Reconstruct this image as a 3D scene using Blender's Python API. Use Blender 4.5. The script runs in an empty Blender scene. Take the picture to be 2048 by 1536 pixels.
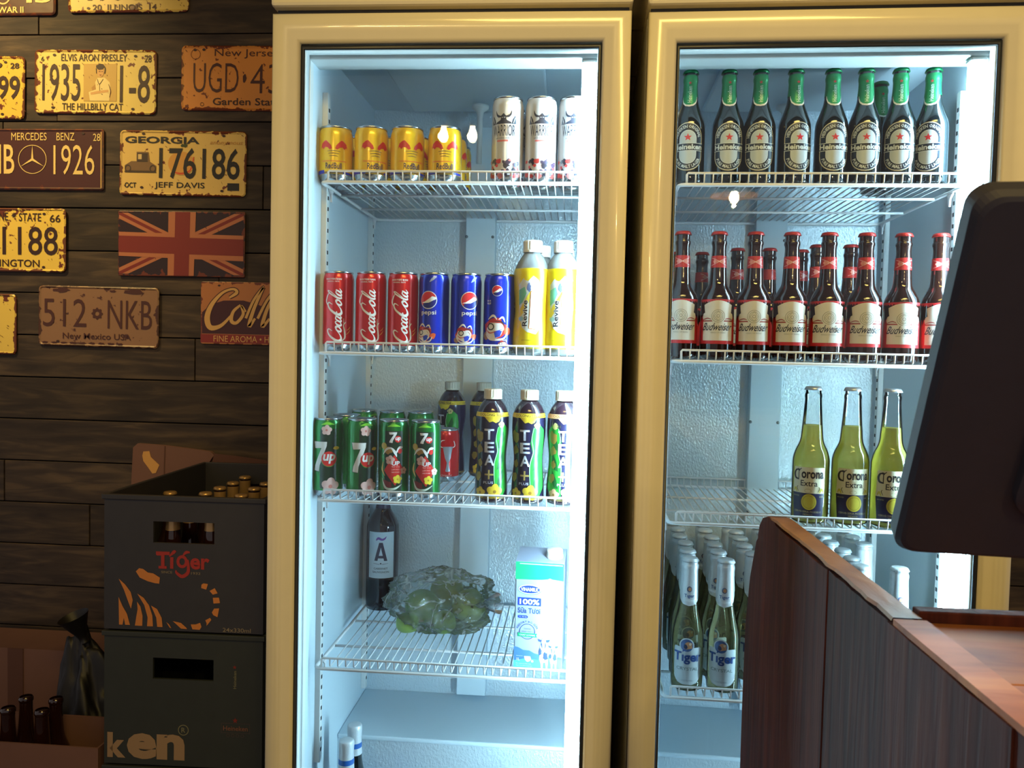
import bpy, bmesh, math, random
from mathutils import Vector, Matrix
from mathutils.geometry import tessellate_polygon
from math import pi, sin, cos, tan, radians, sqrt, atan2
random.seed(7)
scene = bpy.context.scene
COL = scene.collection

# ------------------------------------------------------------------ camera, world, lights, exposure
F_PX = 1595.03
YAW, PITCH, ROLL = 0.0762, -0.0407, 0.0232
CAM = Vector((0.5371, -1.3684, 1.4871))
_right = Vector((cos(YAW), sin(YAW), 0))
FWD = Vector((-sin(YAW) * cos(PITCH), cos(YAW) * cos(PITCH), sin(PITCH)))
_up = _right.cross(FWD)
RIGHT = cos(ROLL) * _right + sin(ROLL) * _up
UP = -sin(ROLL) * _right + cos(ROLL) * _up
cam_d = bpy.data.cameras.new('camera')
cam_d.sensor_width = 36
cam_d.lens = 36 * F_PX / 2048
cam_d.clip_start = 0.02
cam_d.dof.use_dof = True
cam_d.dof.focus_distance = 1.55
cam_d.dof.aperture_fstop = 16
cam_o = bpy.data.objects.new('camera', cam_d)
COL.objects.link(cam_o)
cam_o.matrix_world = Matrix(((RIGHT.x, UP.x, -FWD.x, CAM.x), (RIGHT.y, UP.y, -FWD.y, CAM.y), (RIGHT.z, UP.z, -FWD.z, CAM.z), (0, 0, 0, 1)))
scene.camera = cam_o

world = bpy.data.worlds.new('room_ambient')
scene.world = world
world.use_nodes = True
world.node_tree.nodes['Background'].inputs[0].default_value = (0.92, 0.84, 0.84, 1)
world.node_tree.nodes['Background'].inputs[1].default_value = 0.34

vs = scene.view_settings
vs.view_transform = 'Standard'
vs.look = 'None'
vs.exposure = 0.0
vs.gamma = 1.0
vs.use_curve_mapping = False
cy = scene.cycles
cy.transparent_max_bounces = 40
cy.max_bounces = 12
cy.diffuse_bounces = 8
cy.glossy_bounces = 4
cy.transmission_bounces = 8
cy.sample_clamp_indirect = 4
cy.caustics_reflective = False
cy.caustics_refractive = False
cy.use_denoising = True

KEY_W, KEY2_W, CEIL_W, WALL_W, COUNTER_W, TUBE_S = 5.0, 5.0, 16.0, 125.0, 9.0, 86.0


def spot(name, loc, target, energy, color, angle, blend=1.0, radius=0.03):
    l = bpy.data.lights.new(name, 'SPOT')
    l.energy = energy
    l.color = color
    l.spot_size = radians(angle)
    l.spot_blend = blend
    l.shadow_soft_size = radius
    o = bpy.data.objects.new(name, l)
    COL.objects.link(o)
    o.location = loc
    o.rotation_euler = (Vector(target) - Vector(loc)).to_track_quat('-Z', 'Y').to_euler()
    return o


WARM = (1.0, 0.68, 0.22)
BULB1 = Vector((-0.073, -2.2, 2.457))
BULB2 = Vector((0.058, -2.2, 2.457))
BULB3 = Vector((1.13, -2.19, 2.19))
spot('pendant_light_one', BULB1 + Vector((0, 0.045, -0.02)), (0.5, 0, 1.75), KEY_W, WARM, 75, 1.0, 0.018)
spot('pendant_light_two', BULB2 + Vector((0, 0.045, -0.02)), (0.7, 0, 1.7), KEY2_W, WARM, 80, 1.0, 0.018)
al = bpy.data.lights.new('added_warm_key', 'AREA')  # added soft warm key, set high to stay out of the glass reflections
al.shape = 'RECTANGLE'
al.size, al.size_y = 1.5, 0.5
al.energy = CEIL_W
al.color = (1.0, 0.70, 0.19)
al.spread = radians(85)
ao = bpy.data.objects.new('added_warm_key', al)
COL.objects.link(ao)
ao.location = (0.95, -1.75, 3.15)
ao.rotation_euler = (Vector((0.7, 0.0, 1.65)) - ao.location).to_track_quat('-Z', 'Y').to_euler()
pl = bpy.data.lights.new('shaded_pendant_light', 'POINT')
pl.energy = 9.0
pl.color = WARM
pl.shadow_soft_size = 0.008
po = bpy.data.objects.new('shaded_pendant_light', pl)
COL.objects.link(po)
po.location = BULB3 + Vector((0, 0, -0.043))
spot('wall_light', (-1.3, -0.2, 3.0), (-1.08, 0.66, 2.12), WALL_W, (1.0, 0.72, 0.27), 58)
spot('counter_light', (1.35, -1.2, 2.7), (1.12, -0.8, 1.27), COUNTER_W, (1.0, 0.70, 0.34), 46)

# ------------------------------------------------------------------ frames and pixel rays
FR = {0: (Vector((0, 0, 0)), 0.0), 1: (Vector((0, 0, 0)), 0.0), 2: (Vector((0.6487, 0.0074, 0)), -0.0203)}


def w2l(P, fr):
    o, a = FR[fr]
    d = P - o
    return Vector((d.x * cos(a) + d.y * sin(a), -d.x * sin(a) + d.y * cos(a), d.z))


def l2w(P, fr):
    o, a = FR[fr]
    return Vector((o.x + P[0] * cos(a) - P[1] * sin(a), o.y + P[0] * sin(a) + P[1] * cos(a), P[2]))


def ray(u, v):
    return FWD + RIGHT * ((u - 1024) / F_PX) - UP * ((v - 768) / F_PX)


def at_y(u, v, y, fr=0):
    """point seen at (u, v) on the plane y=const of a frame, in that frame's coordinates"""
    o, a = FR[fr]
    n = Vector((-sin(a), cos(a), 0))
    d = ray(u, v)
    t = (y - (CAM - o).dot(n)) / d.dot(n)
    return w2l(CAM + d * t, fr)


def at_z(u, v, z, fr=0):
    d = ray(u, v)
    return w2l(CAM + d * ((z - CAM.z) / d.z), fr)


# ------------------------------------------------------------------ object helpers
def link(o, parent=None):
    COL.objects.link(o)
    if parent is not None:
        o.parent = parent
    return o


def tag(o, label, cat, group=None):
    o['label'] = label
    o['category'] = cat
    if group:
        o['group'] = group
    return o


def empty(name, loc=(0, 0, 0), rz=0.0):
    o = bpy.data.objects.new(name, None)
    o.empty_display_size = 0.02
    o.location = loc
    o.rotation_euler = (0, 0, rz)
    COL.objects.link(o)
    return o


def obj(name, me, parent=None, loc=None, rot=None):
    o = bpy.data.objects.new(name, me)
    link(o, parent)
    if loc is not None:
        o.location = loc
    if rot is not None:
        o.rotation_euler = rot
    return o


def struct(o):
    o['kind'] = 'structure'
    return o


def copy_tree(root, loc, rz):
    r = root.copy()
    COL.objects.link(r)
    r.location = loc
    r.rotation_euler = (0, 0, rz)
    for ch in root.children:
        c = ch.copy()
        COL.objects.link(c)
        c.parent = r
        for g in ch.children:
            d = g.copy()
            COL.objects.link(d)
            d.parent = c
    return r


# ------------------------------------------------------------------ materials
def srgb(r, g, b):
    f = lambda c: c / 12.92 if c <= 0.04045 else ((c + 0.055) / 1.055) ** 2.4
    return (f(r / 255), f(g / 255), f(b / 255), 1)


MATS = {}


def mat(name, col, rough=0.5, metal=0.0, noise=0.0, nscale=30.0, bump=0.0, bscale=60.0, coat=0.0, stretch=None, spec=None, emit=None, alpha=None):
    if name in MATS:
        return MATS[name]
    m = bpy.data.materials.new(name)
    m.use_nodes = True
    nt = m.node_tree
    b = nt.nodes['Principled BSDF']
    b.inputs['Base Color'].default_value = col
    b.inputs['Roughness'].default_value = rough
    b.inputs['Metallic'].default_value = metal
    if spec is not None:
        b.inputs['Specular IOR Level'].default_value = spec
    if coat:
        b.inputs['Coat Weight'].default_value = coat
        b.inputs['Coat Roughness'].default_value = 0.06
    if emit:
        b.inputs['Emission Color'].default_value = emit[0]
        b.inputs['Emission Strength'].default_value = emit[1]
    tc = nt.nodes.new('ShaderNodeTexCoord')
    mp = nt.nodes.new('ShaderNodeMapping')
    nt.links.new(tc.outputs['Object'], mp.inputs[0])
    if stretch:
        mp.inputs['Scale'].default_value = stretch
    n = nt.nodes.new('ShaderNodeTexNoise')
    n.inputs['Scale'].default_value = nscale
    n.inputs['Detail'].default_value = 4
    nt.links.new(mp.outputs[0], n.inputs['Vector'])
    mx = nt.nodes.new('ShaderNodeMix')
    mx.data_type = 'RGBA'
    k = max(noise, 0.03)
    mx.inputs['A'].default_value = tuple(c * (1 - k) for c in col[:3]) + (1,)
    mx.inputs['B'].default_value = tuple(min(1, c * (1 + k)) for c in col[:3]) + (1,)
    nt.links.new(n.outputs['Fac'], mx.inputs['Factor'])
    nt.links.new(mx.outputs['Result'], b.inputs['Base Color'])
    if bump:
        n2 = nt.nodes.new('ShaderNodeTexNoise')
        n2.inputs['Scale'].default_value = bscale
        n2.inputs['Detail'].default_value = 3
        nt.links.new(mp.outputs[0], n2.inputs['Vector'])
        bp_ = nt.nodes.new('ShaderNodeBump')
        bp_.inputs['Strength'].default_value = bump
        bp_.inputs['Distance'].default_value = 0.002
        nt.links.new(n2.outputs['Fac'], bp_.inputs['Height'])
        nt.links.new(bp_.outputs[0], b.inputs['Normal'])
    MATS[name] = m
    return m


def ink(r, g, b, rough=0.35, metal=0.0):
    return mat('ink_%d_%d_%d' % (r, g, b), srgb(r, g, b), rough, metal)


def glass_mat(name, tint, refl_rough=0.02, body=None, body_fac=0.0, edge=0.0, ior=1.45, edge_col=(0.25, 0.35, 0.38, 1)):
    """thin clear shell: transparent with Fresnel reflection; optional milky body and darker rim at grazing view"""
    if name in MATS:
        return MATS[name]
    m = bpy.data.materials.new(name)
    m.use_nodes = True
    nt = m.node_tree
    nt.nodes.clear()
    out = nt.nodes.new('ShaderNodeOutputMaterial')
    tr = nt.nodes.new('ShaderNodeBsdfTransparent')
    tr.inputs[0].default_value = tint
    cur = tr.outputs[0]
    if edge:
        lw = nt.nodes.new('ShaderNodeLayerWeight')
        lw.inputs[0].default_value = 0.25
        e = nt.nodes.new('ShaderNodeBsdfTransparent')
        e.inputs[0].default_value = edge_col
        ms = nt.nodes.new('ShaderNodeMixShader')
        mm = nt.nodes.new('ShaderNodeMath')
        mm.operation = 'MULTIPLY'
        mm.inputs[1].default_value = edge
        nt.links.new(lw.outputs['Facing'], mm.inputs[0])
        nt.links.new(mm.outputs[0], ms.inputs[0])
        nt.links.new(cur, ms.inputs[1])
        nt.links.new(e.outputs[0], ms.inputs[2])
        cur = ms.outputs[0]
    if body:
        d = nt.nodes.new('ShaderNodeBsdfDiffuse')
        d.inputs[0].default_value = body
        t = nt.nodes.new('ShaderNodeBsdfTranslucent')
        t.inputs[0].default_value = body
        ad = nt.nodes.new('ShaderNodeMixShader')
        ad.inputs[0].default_value = 0.6
        nt.links.new(d.outputs[0], ad.inputs[1])
        nt.links.new(t.outputs[0], ad.inputs[2])
        ms = nt.nodes.new('ShaderNodeMixShader')
        ms.inputs[0].default_value = body_fac
        nt.links.new(cur, ms.inputs[1])
        nt.links.new(ad.outputs[0], ms.inputs[2])
        cur = ms.outputs[0]
    fr = nt.nodes.new('ShaderNodeFresnel')
    fr.inputs['IOR'].default_value = ior
    gl = nt.nodes.new('ShaderNodeBsdfGlossy')
    gl.inputs['Roughness'].default_value = refl_rough
    ms = nt.nodes.new('ShaderNodeMixShader')
    nt.links.new(fr.outputs[0], ms.inputs[0])
    nt.links.new(cur, ms.inputs[1])
    nt.links.new(gl.outputs[0], ms.inputs[2])
    nt.links.new(ms.outputs[0], out.inputs[0])
    MATS[name] = m
    return m


def emit_mat(name, col, strength):
    if name in MATS:
        return MATS[name]
    m = bpy.data.materials.new(name)
    m.use_nodes = True
    nt = m.node_tree
    nt.nodes.clear()
    out = nt.nodes.new('ShaderNodeOutputMaterial')
    e = nt.nodes.new('ShaderNodeEmission')
    e.inputs[0].default_value = col
    e.inputs[1].default_value = strength
    nt.links.new(e.outputs[0], out.inputs[0])
    MATS[name] = m
    return m


def wood_mat(name, c1, c2, scale=(1, 1, 1), rough=0.6, ns=8.0, bump=0.4, c3=None, coat=0.0, spec=0.4):
    """grain along the axis with the small scale; tone differs from object to object"""
    if name in MATS:
        return MATS[name]
    m = bpy.data.materials.new(name)
    m.use_nodes = True
    nt = m.node_tree
    b = nt.nodes['Principled BSDF']
    b.inputs['Roughness'].default_value = rough
    b.inputs['Coat Weight'].default_value = coat
    b.inputs['Specular IOR Level'].default_value = spec
    tc = nt.nodes.new('ShaderNodeTexCoord')
    oi = nt.nodes.new('ShaderNodeObjectInfo')
    vm = nt.nodes.new('ShaderNodeVectorMath')
    vm.operation = 'ADD'
    cx = nt.nodes.new('ShaderNodeCombineXYZ')
    mu = nt.nodes.new('ShaderNodeMath')
    mu.operation = 'MULTIPLY'
    mu.inputs[1].default_value = 37.0
    nt.links.new(oi.outputs['Random'], mu.inputs[0])
    for i in range(3):
        nt.links.new(mu.outputs[0], cx.inputs[i])
    nt.links.new(tc.outputs['Object'], vm.inputs[0])
    nt.links.new(cx.outputs[0], vm.inputs[1])
    mp = nt.nodes.new('ShaderNodeMapping')
    mp.inputs['Scale'].default_value = scale
    nt.links.new(vm.outputs[0], mp.inputs[0])
    n = nt.nodes.new('ShaderNodeTexNoise')
    n.inputs['Scale'].default_value = ns
    n.inputs['Detail'].default_value = 8
    n.inputs['Distortion'].default_value = 0.6
    nt.links.new(mp.outputs[0], n.inputs['Vector'])
    cr = nt.nodes.new('ShaderNodeValToRGB')
    cr.color_ramp.elements[0].position = 0.32
    cr.color_ramp.elements[1].position = 0.68
    cr.color_ramp.elements[0].color = c1
    cr.color_ramp.elements[1].color = c2
    if c3:
        e = cr.color_ramp.elements.new(0.5)
        e.color = c3
    nt.links.new(n.outputs['Fac'], cr.inputs[0])
    hs = nt.nodes.new('ShaderNodeHueSaturation')
    mr = nt.nodes.new('ShaderNodeMapRange')
    mr.inputs['To Min'].default_value = 0.7
    mr.inputs['To Max'].default_value = 1.3
    nt.links.new(oi.outputs['Random'], mr.inputs['Value'])
    nt.links.new(mr.outputs[0], hs.inputs['Value'])
    nt.links.new(cr.outputs[0], hs.inputs['Color'])
    nt.links.new(hs.outputs[0], b.inputs['Base Color'])
    bp_ = nt.nodes.new('ShaderNodeBump')
    bp_.inputs['Strength'].default_value = bump
    bp_.inputs['Distance'].default_value = 0.003
    nt.links.new(n.outputs['Fac'], bp_.inputs['Height'])
    nt.links.new(bp_.outputs[0], b.inputs['Normal'])
    MATS[name] = m
    return m


def plate_mat(name, col, hw, hh, rust=(105, 48, 22), amount=0.5, rough=0.38, seed=0.0):
    """painted tin with rust eaten in from the edges and flecks across the face"""
    m = bpy.data.materials.new(name)
    m.use_nodes = True
    nt = m.node_tree
    L = nt.links.new
    b = nt.nodes['Principled BSDF']
    tc = nt.nodes.new('ShaderNodeTexCoord')
    ab = nt.nodes.new('ShaderNodeVectorMath')
    ab.operation = 'ABSOLUTE'
    L(tc.outputs['Object'], ab.inputs[0])
    sp = nt.nodes.new('ShaderNodeSeparateXYZ')
    L(ab.outputs[0], sp.inputs[0])

    def math_(op, a, c):
        n = nt.nodes.new('ShaderNodeMath')
        n.operation = op
        for i, v in enumerate((a, c)):
            if isinstance(v, (int, float)):
                n.inputs[i].default_value = v
            else:
                L(v, n.inputs[i])
        return n.outputs[0]
    dx = math_('SUBTRACT', hw, sp.outputs[0])
    dz = math_('SUBTRACT', hh, sp.outputs[2])
    d = math_('MINIMUM', dx, dz)
    edge = math_('MAXIMUM', math_('SUBTRACT', 1.0, math_('DIVIDE', d, 0.011)), 0.0)
    mp = nt.nodes.new('ShaderNodeMapping')
    mp.inputs['Location'].default_value = (seed, seed * 1.7, seed * 0.6)
    L(tc.outputs['Object'], mp.inputs[0])
    n1 = nt.nodes.new('ShaderNodeTexNoise')
    n1.inputs['Scale'].default_value = 55
    n1.inputs['Detail'].default_value = 6
    L(mp.outputs[0], n1.inputs['Vector'])
    n2 = nt.nodes.new('ShaderNodeTexNoise')
    n2.inputs['Scale'].default_value = 14
    n2.inputs['Detail'].default_value = 3
    L(mp.outputs[0], n2.inputs['Vector'])
    s = math_('ADD', n1.outputs['Fac'], math_('MULTIPLY', edge, 0.26))
    s = math_('ADD', s, math_('MULTIPLY', math_('SUBTRACT', n2.outputs['Fac'], 0.5), 0.4))
    mr = nt.nodes.new('ShaderNodeMapRange')
    mr.inputs['From Min'].default_value = 0.735 - 0.16 * amount
    mr.inputs['From Max'].default_value = 0.76 - 0.16 * amount
    L(s, mr.inputs['Value'])
    mx = nt.nodes.new('ShaderNodeMix')
    mx.data_type = 'RGBA'
    mx.inputs['A'].default_value = srgb(*col)
    mx.inputs['B'].default_value = srgb(*rust)
    L(mr.outputs[0], mx.inputs['Factor'])
    L(mx.outputs['Result'], b.inputs['Base Color'])
    b.inputs['Roughness'].default_value = rough
    bp_ = nt.nodes.new('ShaderNodeBump')
    bp_.inputs['Strength'].default_value = 0.35
    bp_.inputs['Distance'].default_value = 0.002
    L(n2.outputs['Fac'], bp_.inputs['Height'])
    L(bp_.outputs[0], b.inputs['Normal'])
    return m


# ------------------------------------------------------------------ mesh helpers
class MB:
    def __init__(self):
        self.v, self.f, self.mi, self.sm, self.mats = [], [], [], [], []

    def m(self, material):
        if material not in self.mats:
            self.mats.append(material)
        return self.mats.index(material)

    def add(self, verts, faces, material, smooth=False):
        o = len(self.v)
        self.v += [tuple(p) for p in verts]
        k = self.m(material)
        for f in faces:
            self.f.append(tuple(i + o for i in f))
            self.mi.append(k)
            self.sm.append(smooth)
        return self

    def box(self, a, b, material, bev=0.0):
        x0, y0, z0 = a
        x1, y1, z1 = b
        if bev <= 0:
            v = [(x, y, z) for z in (z0, z1) for y in (y0, y1) for x in (x0, x1)]
            self.add(v, [(0, 2, 3, 1), (4, 5, 7, 6), (0, 1, 5, 4), (1, 3, 7, 5), (3, 2, 6, 7), (2, 0, 4, 6)], material)
        else:
            bm = bmesh.new()
            bmesh.ops.create_cube(bm, size=1)
            for p in bm.verts:
                p.co = Vector(((x0 + x1) / 2 + p.co.x * (x1 - x0), (y0 + y1) / 2 + p.co.y * (y1 - y0), (z0 + z1) / 2 + p.co.z * (z1 - z0)))
            bmesh.ops.bevel(bm, geom=bm.edges[:], offset=bev, segments=2, affect='EDGES', profile=0.5)
            self.bm(bm, material)
        return self

    def bm(self, bm, material, smooth=False, M=None):
        bm.verts.ensure_lookup_table()
        bm.verts.index_update()
        self.add([(M @ p.co) if M else p.co.copy() for p in bm.verts], [[q.index for q in f.verts] for f in bm.faces], material, smooth)
        bm.free()
        return self

    def lathe(self, prof, material, seg=28, smooth=True, cap0=True, cap1=True, c=(0, 0)):
        n = len(prof)
        v, f = [], []
        for r, z in prof:
            for k in range(seg):
                a = 2 * pi * k / seg
                v.append((c[0] + r * cos(a), c[1] + r * sin(a), z))
        for i in range(n - 1):
            for k in range(seg):
                k2 = (k + 1) % seg
                f.append((i * seg + k, i * seg + k2, (i + 1) * seg + k2, (i + 1) * seg + k))
        if cap0:
            f.append(tuple(reversed(range(seg))))
        if cap1:
            f.append(tuple((n - 1) * seg + k for k in range(seg)))
        self.add(v, f, material, smooth)
        return self

    def tube(self, pts, r, material, seg=6, closed=False):
        pts = [Vector(p) for p in pts]
        n = len(pts)
        v, f = [], []
        prev = None
        for i, p in enumerate(pts):
            a = pts[(i - 1) % n] if (closed or i > 0) else p
            b = pts[(i + 1) % n] if (closed or i < n - 1) else p
            t = (b - a).normalized()
            if prev is None:
                ref = Vector((0, 0, 1)) if abs(t.z) < 0.9 else Vector((1, 0, 0))
                u = t.cross(ref).normalized()
            else:
                u = (prev - t * prev.dot(t)).normalized()
            prev = u
            w = t.cross(u)
            for k in range(seg):
                an = 2 * pi * k / seg
                v.append(p + (u * cos(an) + w * sin(an)) * r)
        m = n if closed else n - 1
        for i in range(m):
            j = (i + 1) % n
            for k in range(seg):
                k2 = (k + 1) % seg
                f.append((i * seg + k, j * seg + k, j * seg + k2, i * seg + k2))
        if not closed:
            f.append(tuple(range(seg)))
            f.append(tuple(reversed([(n - 1) * seg + k for k in range(seg)])))
        self.add(v, f, material, True)
        return self

    def mesh(self, name):
        me = bpy.data.meshes.new(name)
        me.from_pydata(self.v, [], self.f)
        for m in self.mats:
            me.materials.append(m)
        me.polygons.foreach_set('material_index', self.mi)
        me.polygons.foreach_set('use_smooth', self.sm)
        me.update()
        return me

    def obj(self, name, parent=None, loc=None, rot=None):
        return obj(name, self.mesh(name), parent, loc, rot)


def sharp(me, deg=35):
    """smooth shading that keeps edges steeper than deg"""
    bm = bmesh.new()
    bm.from_mesh(me)
    for e in bm.edges:
        if len(e.link_faces) == 2 and e.calc_face_angle(0) > radians(deg):
            e.smooth = False
    bm.to_mesh(me)
    bm.free()
    return me


def smooth_prof(pts, sub=4):
    """Catmull-Rom through (r, z) points"""
    out = []
    P = [pts[0]] + list(pts) + [pts[-1]]
    for i in range(1, len(P) - 2):
        for k in range(sub):
            t = k / sub
            a, b, c, d = P[i - 1], P[i], P[i + 1], P[i + 2]
            out.append(tuple(0.5 * (2 * b[j] + (c[j] - a[j]) * t + (2 * a[j] - 5 * b[j] + 4 * c[j] - d[j]) * t * t + (-a[j] + 3 * b[j] - 3 * c[j] + d[j]) * t ** 3) for j in range(len(b))))
    out.append(tuple(pts[-1]))
    return out


# ------------------------------------------------------------------ flat print: canvases in millimetres
TEXTS = {}


def text_mesh(txt, bold=0.0, res=3):
    key = (txt, bold, res)
    if key not in TEXTS:
        cu = bpy.data.curves.new('lettering_source', 'FONT')
        cu.body = txt
        cu.size = 1.0
        cu.offset = bold
        cu.resolution_u = res
        cu.fill_mode = 'FRONT'
        o = bpy.data.objects.new('lettering_source', cu)
        COL.objects.link(o)
        dg = bpy.context.evaluated_depsgraph_get()
        me = o.evaluated_get(dg).to_mesh()
        vs_ = [(v.co.x, v.co.y) for v in me.vertices]
        fs_ = [tuple(p.vertices) for p in me.polygons]
        o.evaluated_get(dg).to_mesh_clear()
        bpy.data.objects.remove(o)
        bpy.data.curves.remove(cu)
        if not vs_:
            vs_, fs_ = [(0, 0), (1, 0), (0, 1)], []
        xs = [p[0] for p in vs_]
        ys = [p[1] for p in vs_]
        TEXTS[key] = ([((x - min(xs)) / max(1e-6, max(xs) - min(xs)), (y - min(ys)) / max(1e-6, max(ys) - min(ys))) for x, y in vs_], fs_)
    return TEXTS[key]


class Canvas:
    def __init__(self):
        self.items = []   # (verts2d, faces, material, layer)

    def raw(self, v, f, m, layer=1):
        self.items.append((v, f, m, layer))
        return self

    def poly(self, pts, m, layer=1):
        pts = [tuple(p) for p in pts]
        tr = tessellate_polygon([[Vector((x, y, 0)) for x, y in pts]])
        return self.raw(pts, [tuple(t) for t in tr], m, layer)

    def rect(self, x0, y0, x1, y1, m, layer=1):
        return self.raw([(x0, y0), (x1, y0), (x1, y1), (x0, y1)], [(0, 1, 2, 3)], m, layer)

    def disc(self, x, y, r, m, layer=1, ry=None, n=28, a0=0.0, a1=2 * pi):
        ry = ry or r
        pts = [(x + r * cos(a0 + (a1 - a0) * k / n), y + ry * sin(a0 + (a1 - a0) * k / n)) for k in range(n + (0 if a1 - a0 > 6.28 else 1))]
        return self.poly(pts, m, layer)

    def ring(self, x, y, r, w, m, layer=1, ry=None, n=32, a0=0.0, a1=2 * pi):
        ry = ry or r
        v, f = [], []
        for k in range(n + 1):
            a = a0 + (a1 - a0) * k / n
            v += [(x + (r - w) * cos(a), y + (ry - w) * sin(a)), (x + r * cos(a), y + ry * sin(a))]
            if k:
                f.append((2 * k - 2, 2 * k - 1, 2 * k + 1, 2 * k))
        return self.raw(v, f, m, layer)

    def star(self, x, y, r, m, layer=1, inner=0.42, n=5):
        return self.poly([(x + (r if k % 2 == 0 else r * inner) * sin(pi * k / n), y + (r if k % 2 == 0 else r * inner) * cos(pi * k / n)) for k in range(2 * n)], m, layer)

    def blob(self, x, y, r, m, layer=1, wob=0.3, n=14, ry=None, seed=0):
        rnd = random.Random(seed + int(x * 13 + y * 7))
        ry = ry or r
        pts = []
        for k in range(n):
            q = 1 + wob * (rnd.random() - 0.5)
            pts.append((x + r * q * cos(2 * pi * k / n), y + ry * q * sin(2 * pi * k / n)))
        return self.poly(pts, m, layer)

    def flower(self, x, y, r, m, core, layer=1, n=5, rot=0.2):
        pts = []
        for k in range(n * 6):
            a = 2 * pi * k / (n * 6) + rot
            q = r * (0.74 + 0.26 * abs(cos(n * (a - rot) / 2)))
            pts.append((x + q * cos(a), y + q * sin(a)))
        self.poly(pts, m, layer)
        return self.disc(x, y, r * 0.22, core, layer + 1, n=8)

    def stroke(self, pts, w, m, layer=1, sub=5):
        """ribbon along a smooth curve; pts (x, y[, width])"""
        P = [(p[0], p[1], p[2] if len(p) > 2 else w) for p in pts]
        P = smooth_prof(P, sub)
        v, f = [], []
        for i, p in enumerate(P):
            a = P[max(0, i - 1)]
            b = P[min(len(P) - 1, i + 1)]
            dx, dy = b[0] - a[0], b[1] - a[1]
            l = sqrt(dx * dx + dy * dy) or 1
            nx, ny = -dy / l * p[2] / 2, dx / l * p[2] / 2
            v += [(p[0] + nx, p[1] + ny), (p[0] - nx, p[1] - ny)]
            if i:
                f.append((2 * i - 2, 2 * i - 1, 2 * i + 1, 2 * i))
        return self.raw(v, f, m, layer)

    def text(self, txt, x0, y0, x1, y1, m, layer=2, bold=0.0, shear=0.0, vert=False, arc=None, res=3):
        """fit the text into a box; vert: reads bottom to top; arc=(cx, cy, r, a0, a1[, h]): bent along a circle"""
        v, f = text_mesh(txt, bold, res)
        out = []
        for x, y in v:
            if arc:
                cx, cy_, r, a0, a1, h = arc
                a = a0 + (a1 - a0) * x
                q = r + y * h if a1 < a0 else r - y * h
                out.append((cx + q * cos(a), cy_ + q * sin(a)))
                continue
            if vert:
                X = x1 - y * (x1 - x0)
                Y = y0 + x * (y1 - y0) + (y) * shear * (y1 - y0)
            else:
                X = x0 + x * (x1 - x0) + (y - 0.5) * shear * (y1 - y0)
                Y = y0 + y * (y1 - y0)
            out.append((X, Y))
        return self.raw(out, f, m, layer)

    def map(self, fn):
        for i, (v, f, m, l) in enumerate(self.items):
            self.items[i] = ([fn(x, y) for x, y in v], f, m, l)
        return self

    def move(self, dx, dy, s=1.0):
        return self.map(lambda x, y: (x * s + dx, y * s + dy))

    def merge(self, other, dl=0):
        for v, f, m, l in other.items:
            self.items.append((list(v), f, m, l + dl))
        return self

    def flat(self, name, parent=None, loc=None, rot=None, step=0.00025, y=0.0):
        """print on a flat face that looks towards -y; canvas x -> x, y -> z"""
        b = MB()
        for i, (v, f, m, l) in enumerate(self.items):
            b.add([(p[0] / 1000, y - l * step - i * 0.000012, p[1] / 1000) for p in v], f, m)
        return b.obj(name, parent, loc, rot)

    def wrap(self, R, dx=3.2, dz=None, step=0.00022, clip=True):
        """mesh of the print wrapped on a body of revolution, R(z in mm) -> radius in mm"""
        out = MB()
        for i_, (v, f, m, l) in enumerate(self.items):
            bm = bmesh.new()
            bv = [bm.verts.new((p[0], p[1], 0)) for p in v]
            for q in f:
                try:
                    bm.faces.new([bv[i] for i in q])
                except ValueError:
                    pass
            xs = [p[0] for p in v]
            ys = [p[1] for p in v]

            def cut(co, no):
                bmesh.ops.bisect_plane(bm, geom=bm.verts[:] + bm.edges[:] + bm.faces[:], plane_co=co, plane_no=no)
            k = math.ceil(min(xs) / dx)
            while k * dx < max(xs):
                cut((k * dx, 0, 0), (1, 0, 0))
                k += 1
            if dz:
                k = math.ceil(min(ys) / dz)
                while k * dz < max(ys):
                    cut((0, k * dz, 0), (0, 1, 0))
                    k += 1
            bm.verts.ensure_lookup_table()
            bm.verts.index_update()
            vv = []
            for p in bm.verts:
                r = R(p.co.y)
                th = p.co.x / self.rref if hasattr(self, 'rref') else p.co.x / r
                q = (r / 1000 + l * step + i_ * 0.000008)
                vv.append((q * sin(th), -q * cos(th), p.co.y / 1000))
            out.add(vv, [[w.index for w in q.verts] for q in bm.faces], m, True)
            bm.free()
        return out


def prof_fn(prof):
    """(r, z) in metres -> R(z mm) in mm"""
    P = sorted([(z * 1000, r * 1000) for r, z in prof])

    def R(z):
        if z <= P[0][0]:
            return P[0][1]
        for (a, ra), (b, rb) in zip(P, P[1:]):
            if z <= b:
                return ra + (rb - ra) * ((z - a) / (b - a) if b > a else 0)
        return P[-1][1]
    return R

# ------------------------------------------------------------------ room shell
WY = 0.68          # face of the plank wall
FLOOR = 0.0
M_PLANK = wood_mat('weathered_plank', srgb(40, 31, 30), srgb(80, 65, 52), (1.0, 5, 7), 0.7, 6.0, 0.4, srgb(56, 45, 40))
M_BACKING = mat('wall_backing', srgb(20, 16, 14), 0.9, noise=0.2)
M_FLOOR = mat('floor_tile', srgb(70, 50, 40), 0.5, noise=0.2, nscale=6)
M_CEIL = mat('dark_ceiling', srgb(40, 34, 32), 0.9, noise=0.1)

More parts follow.
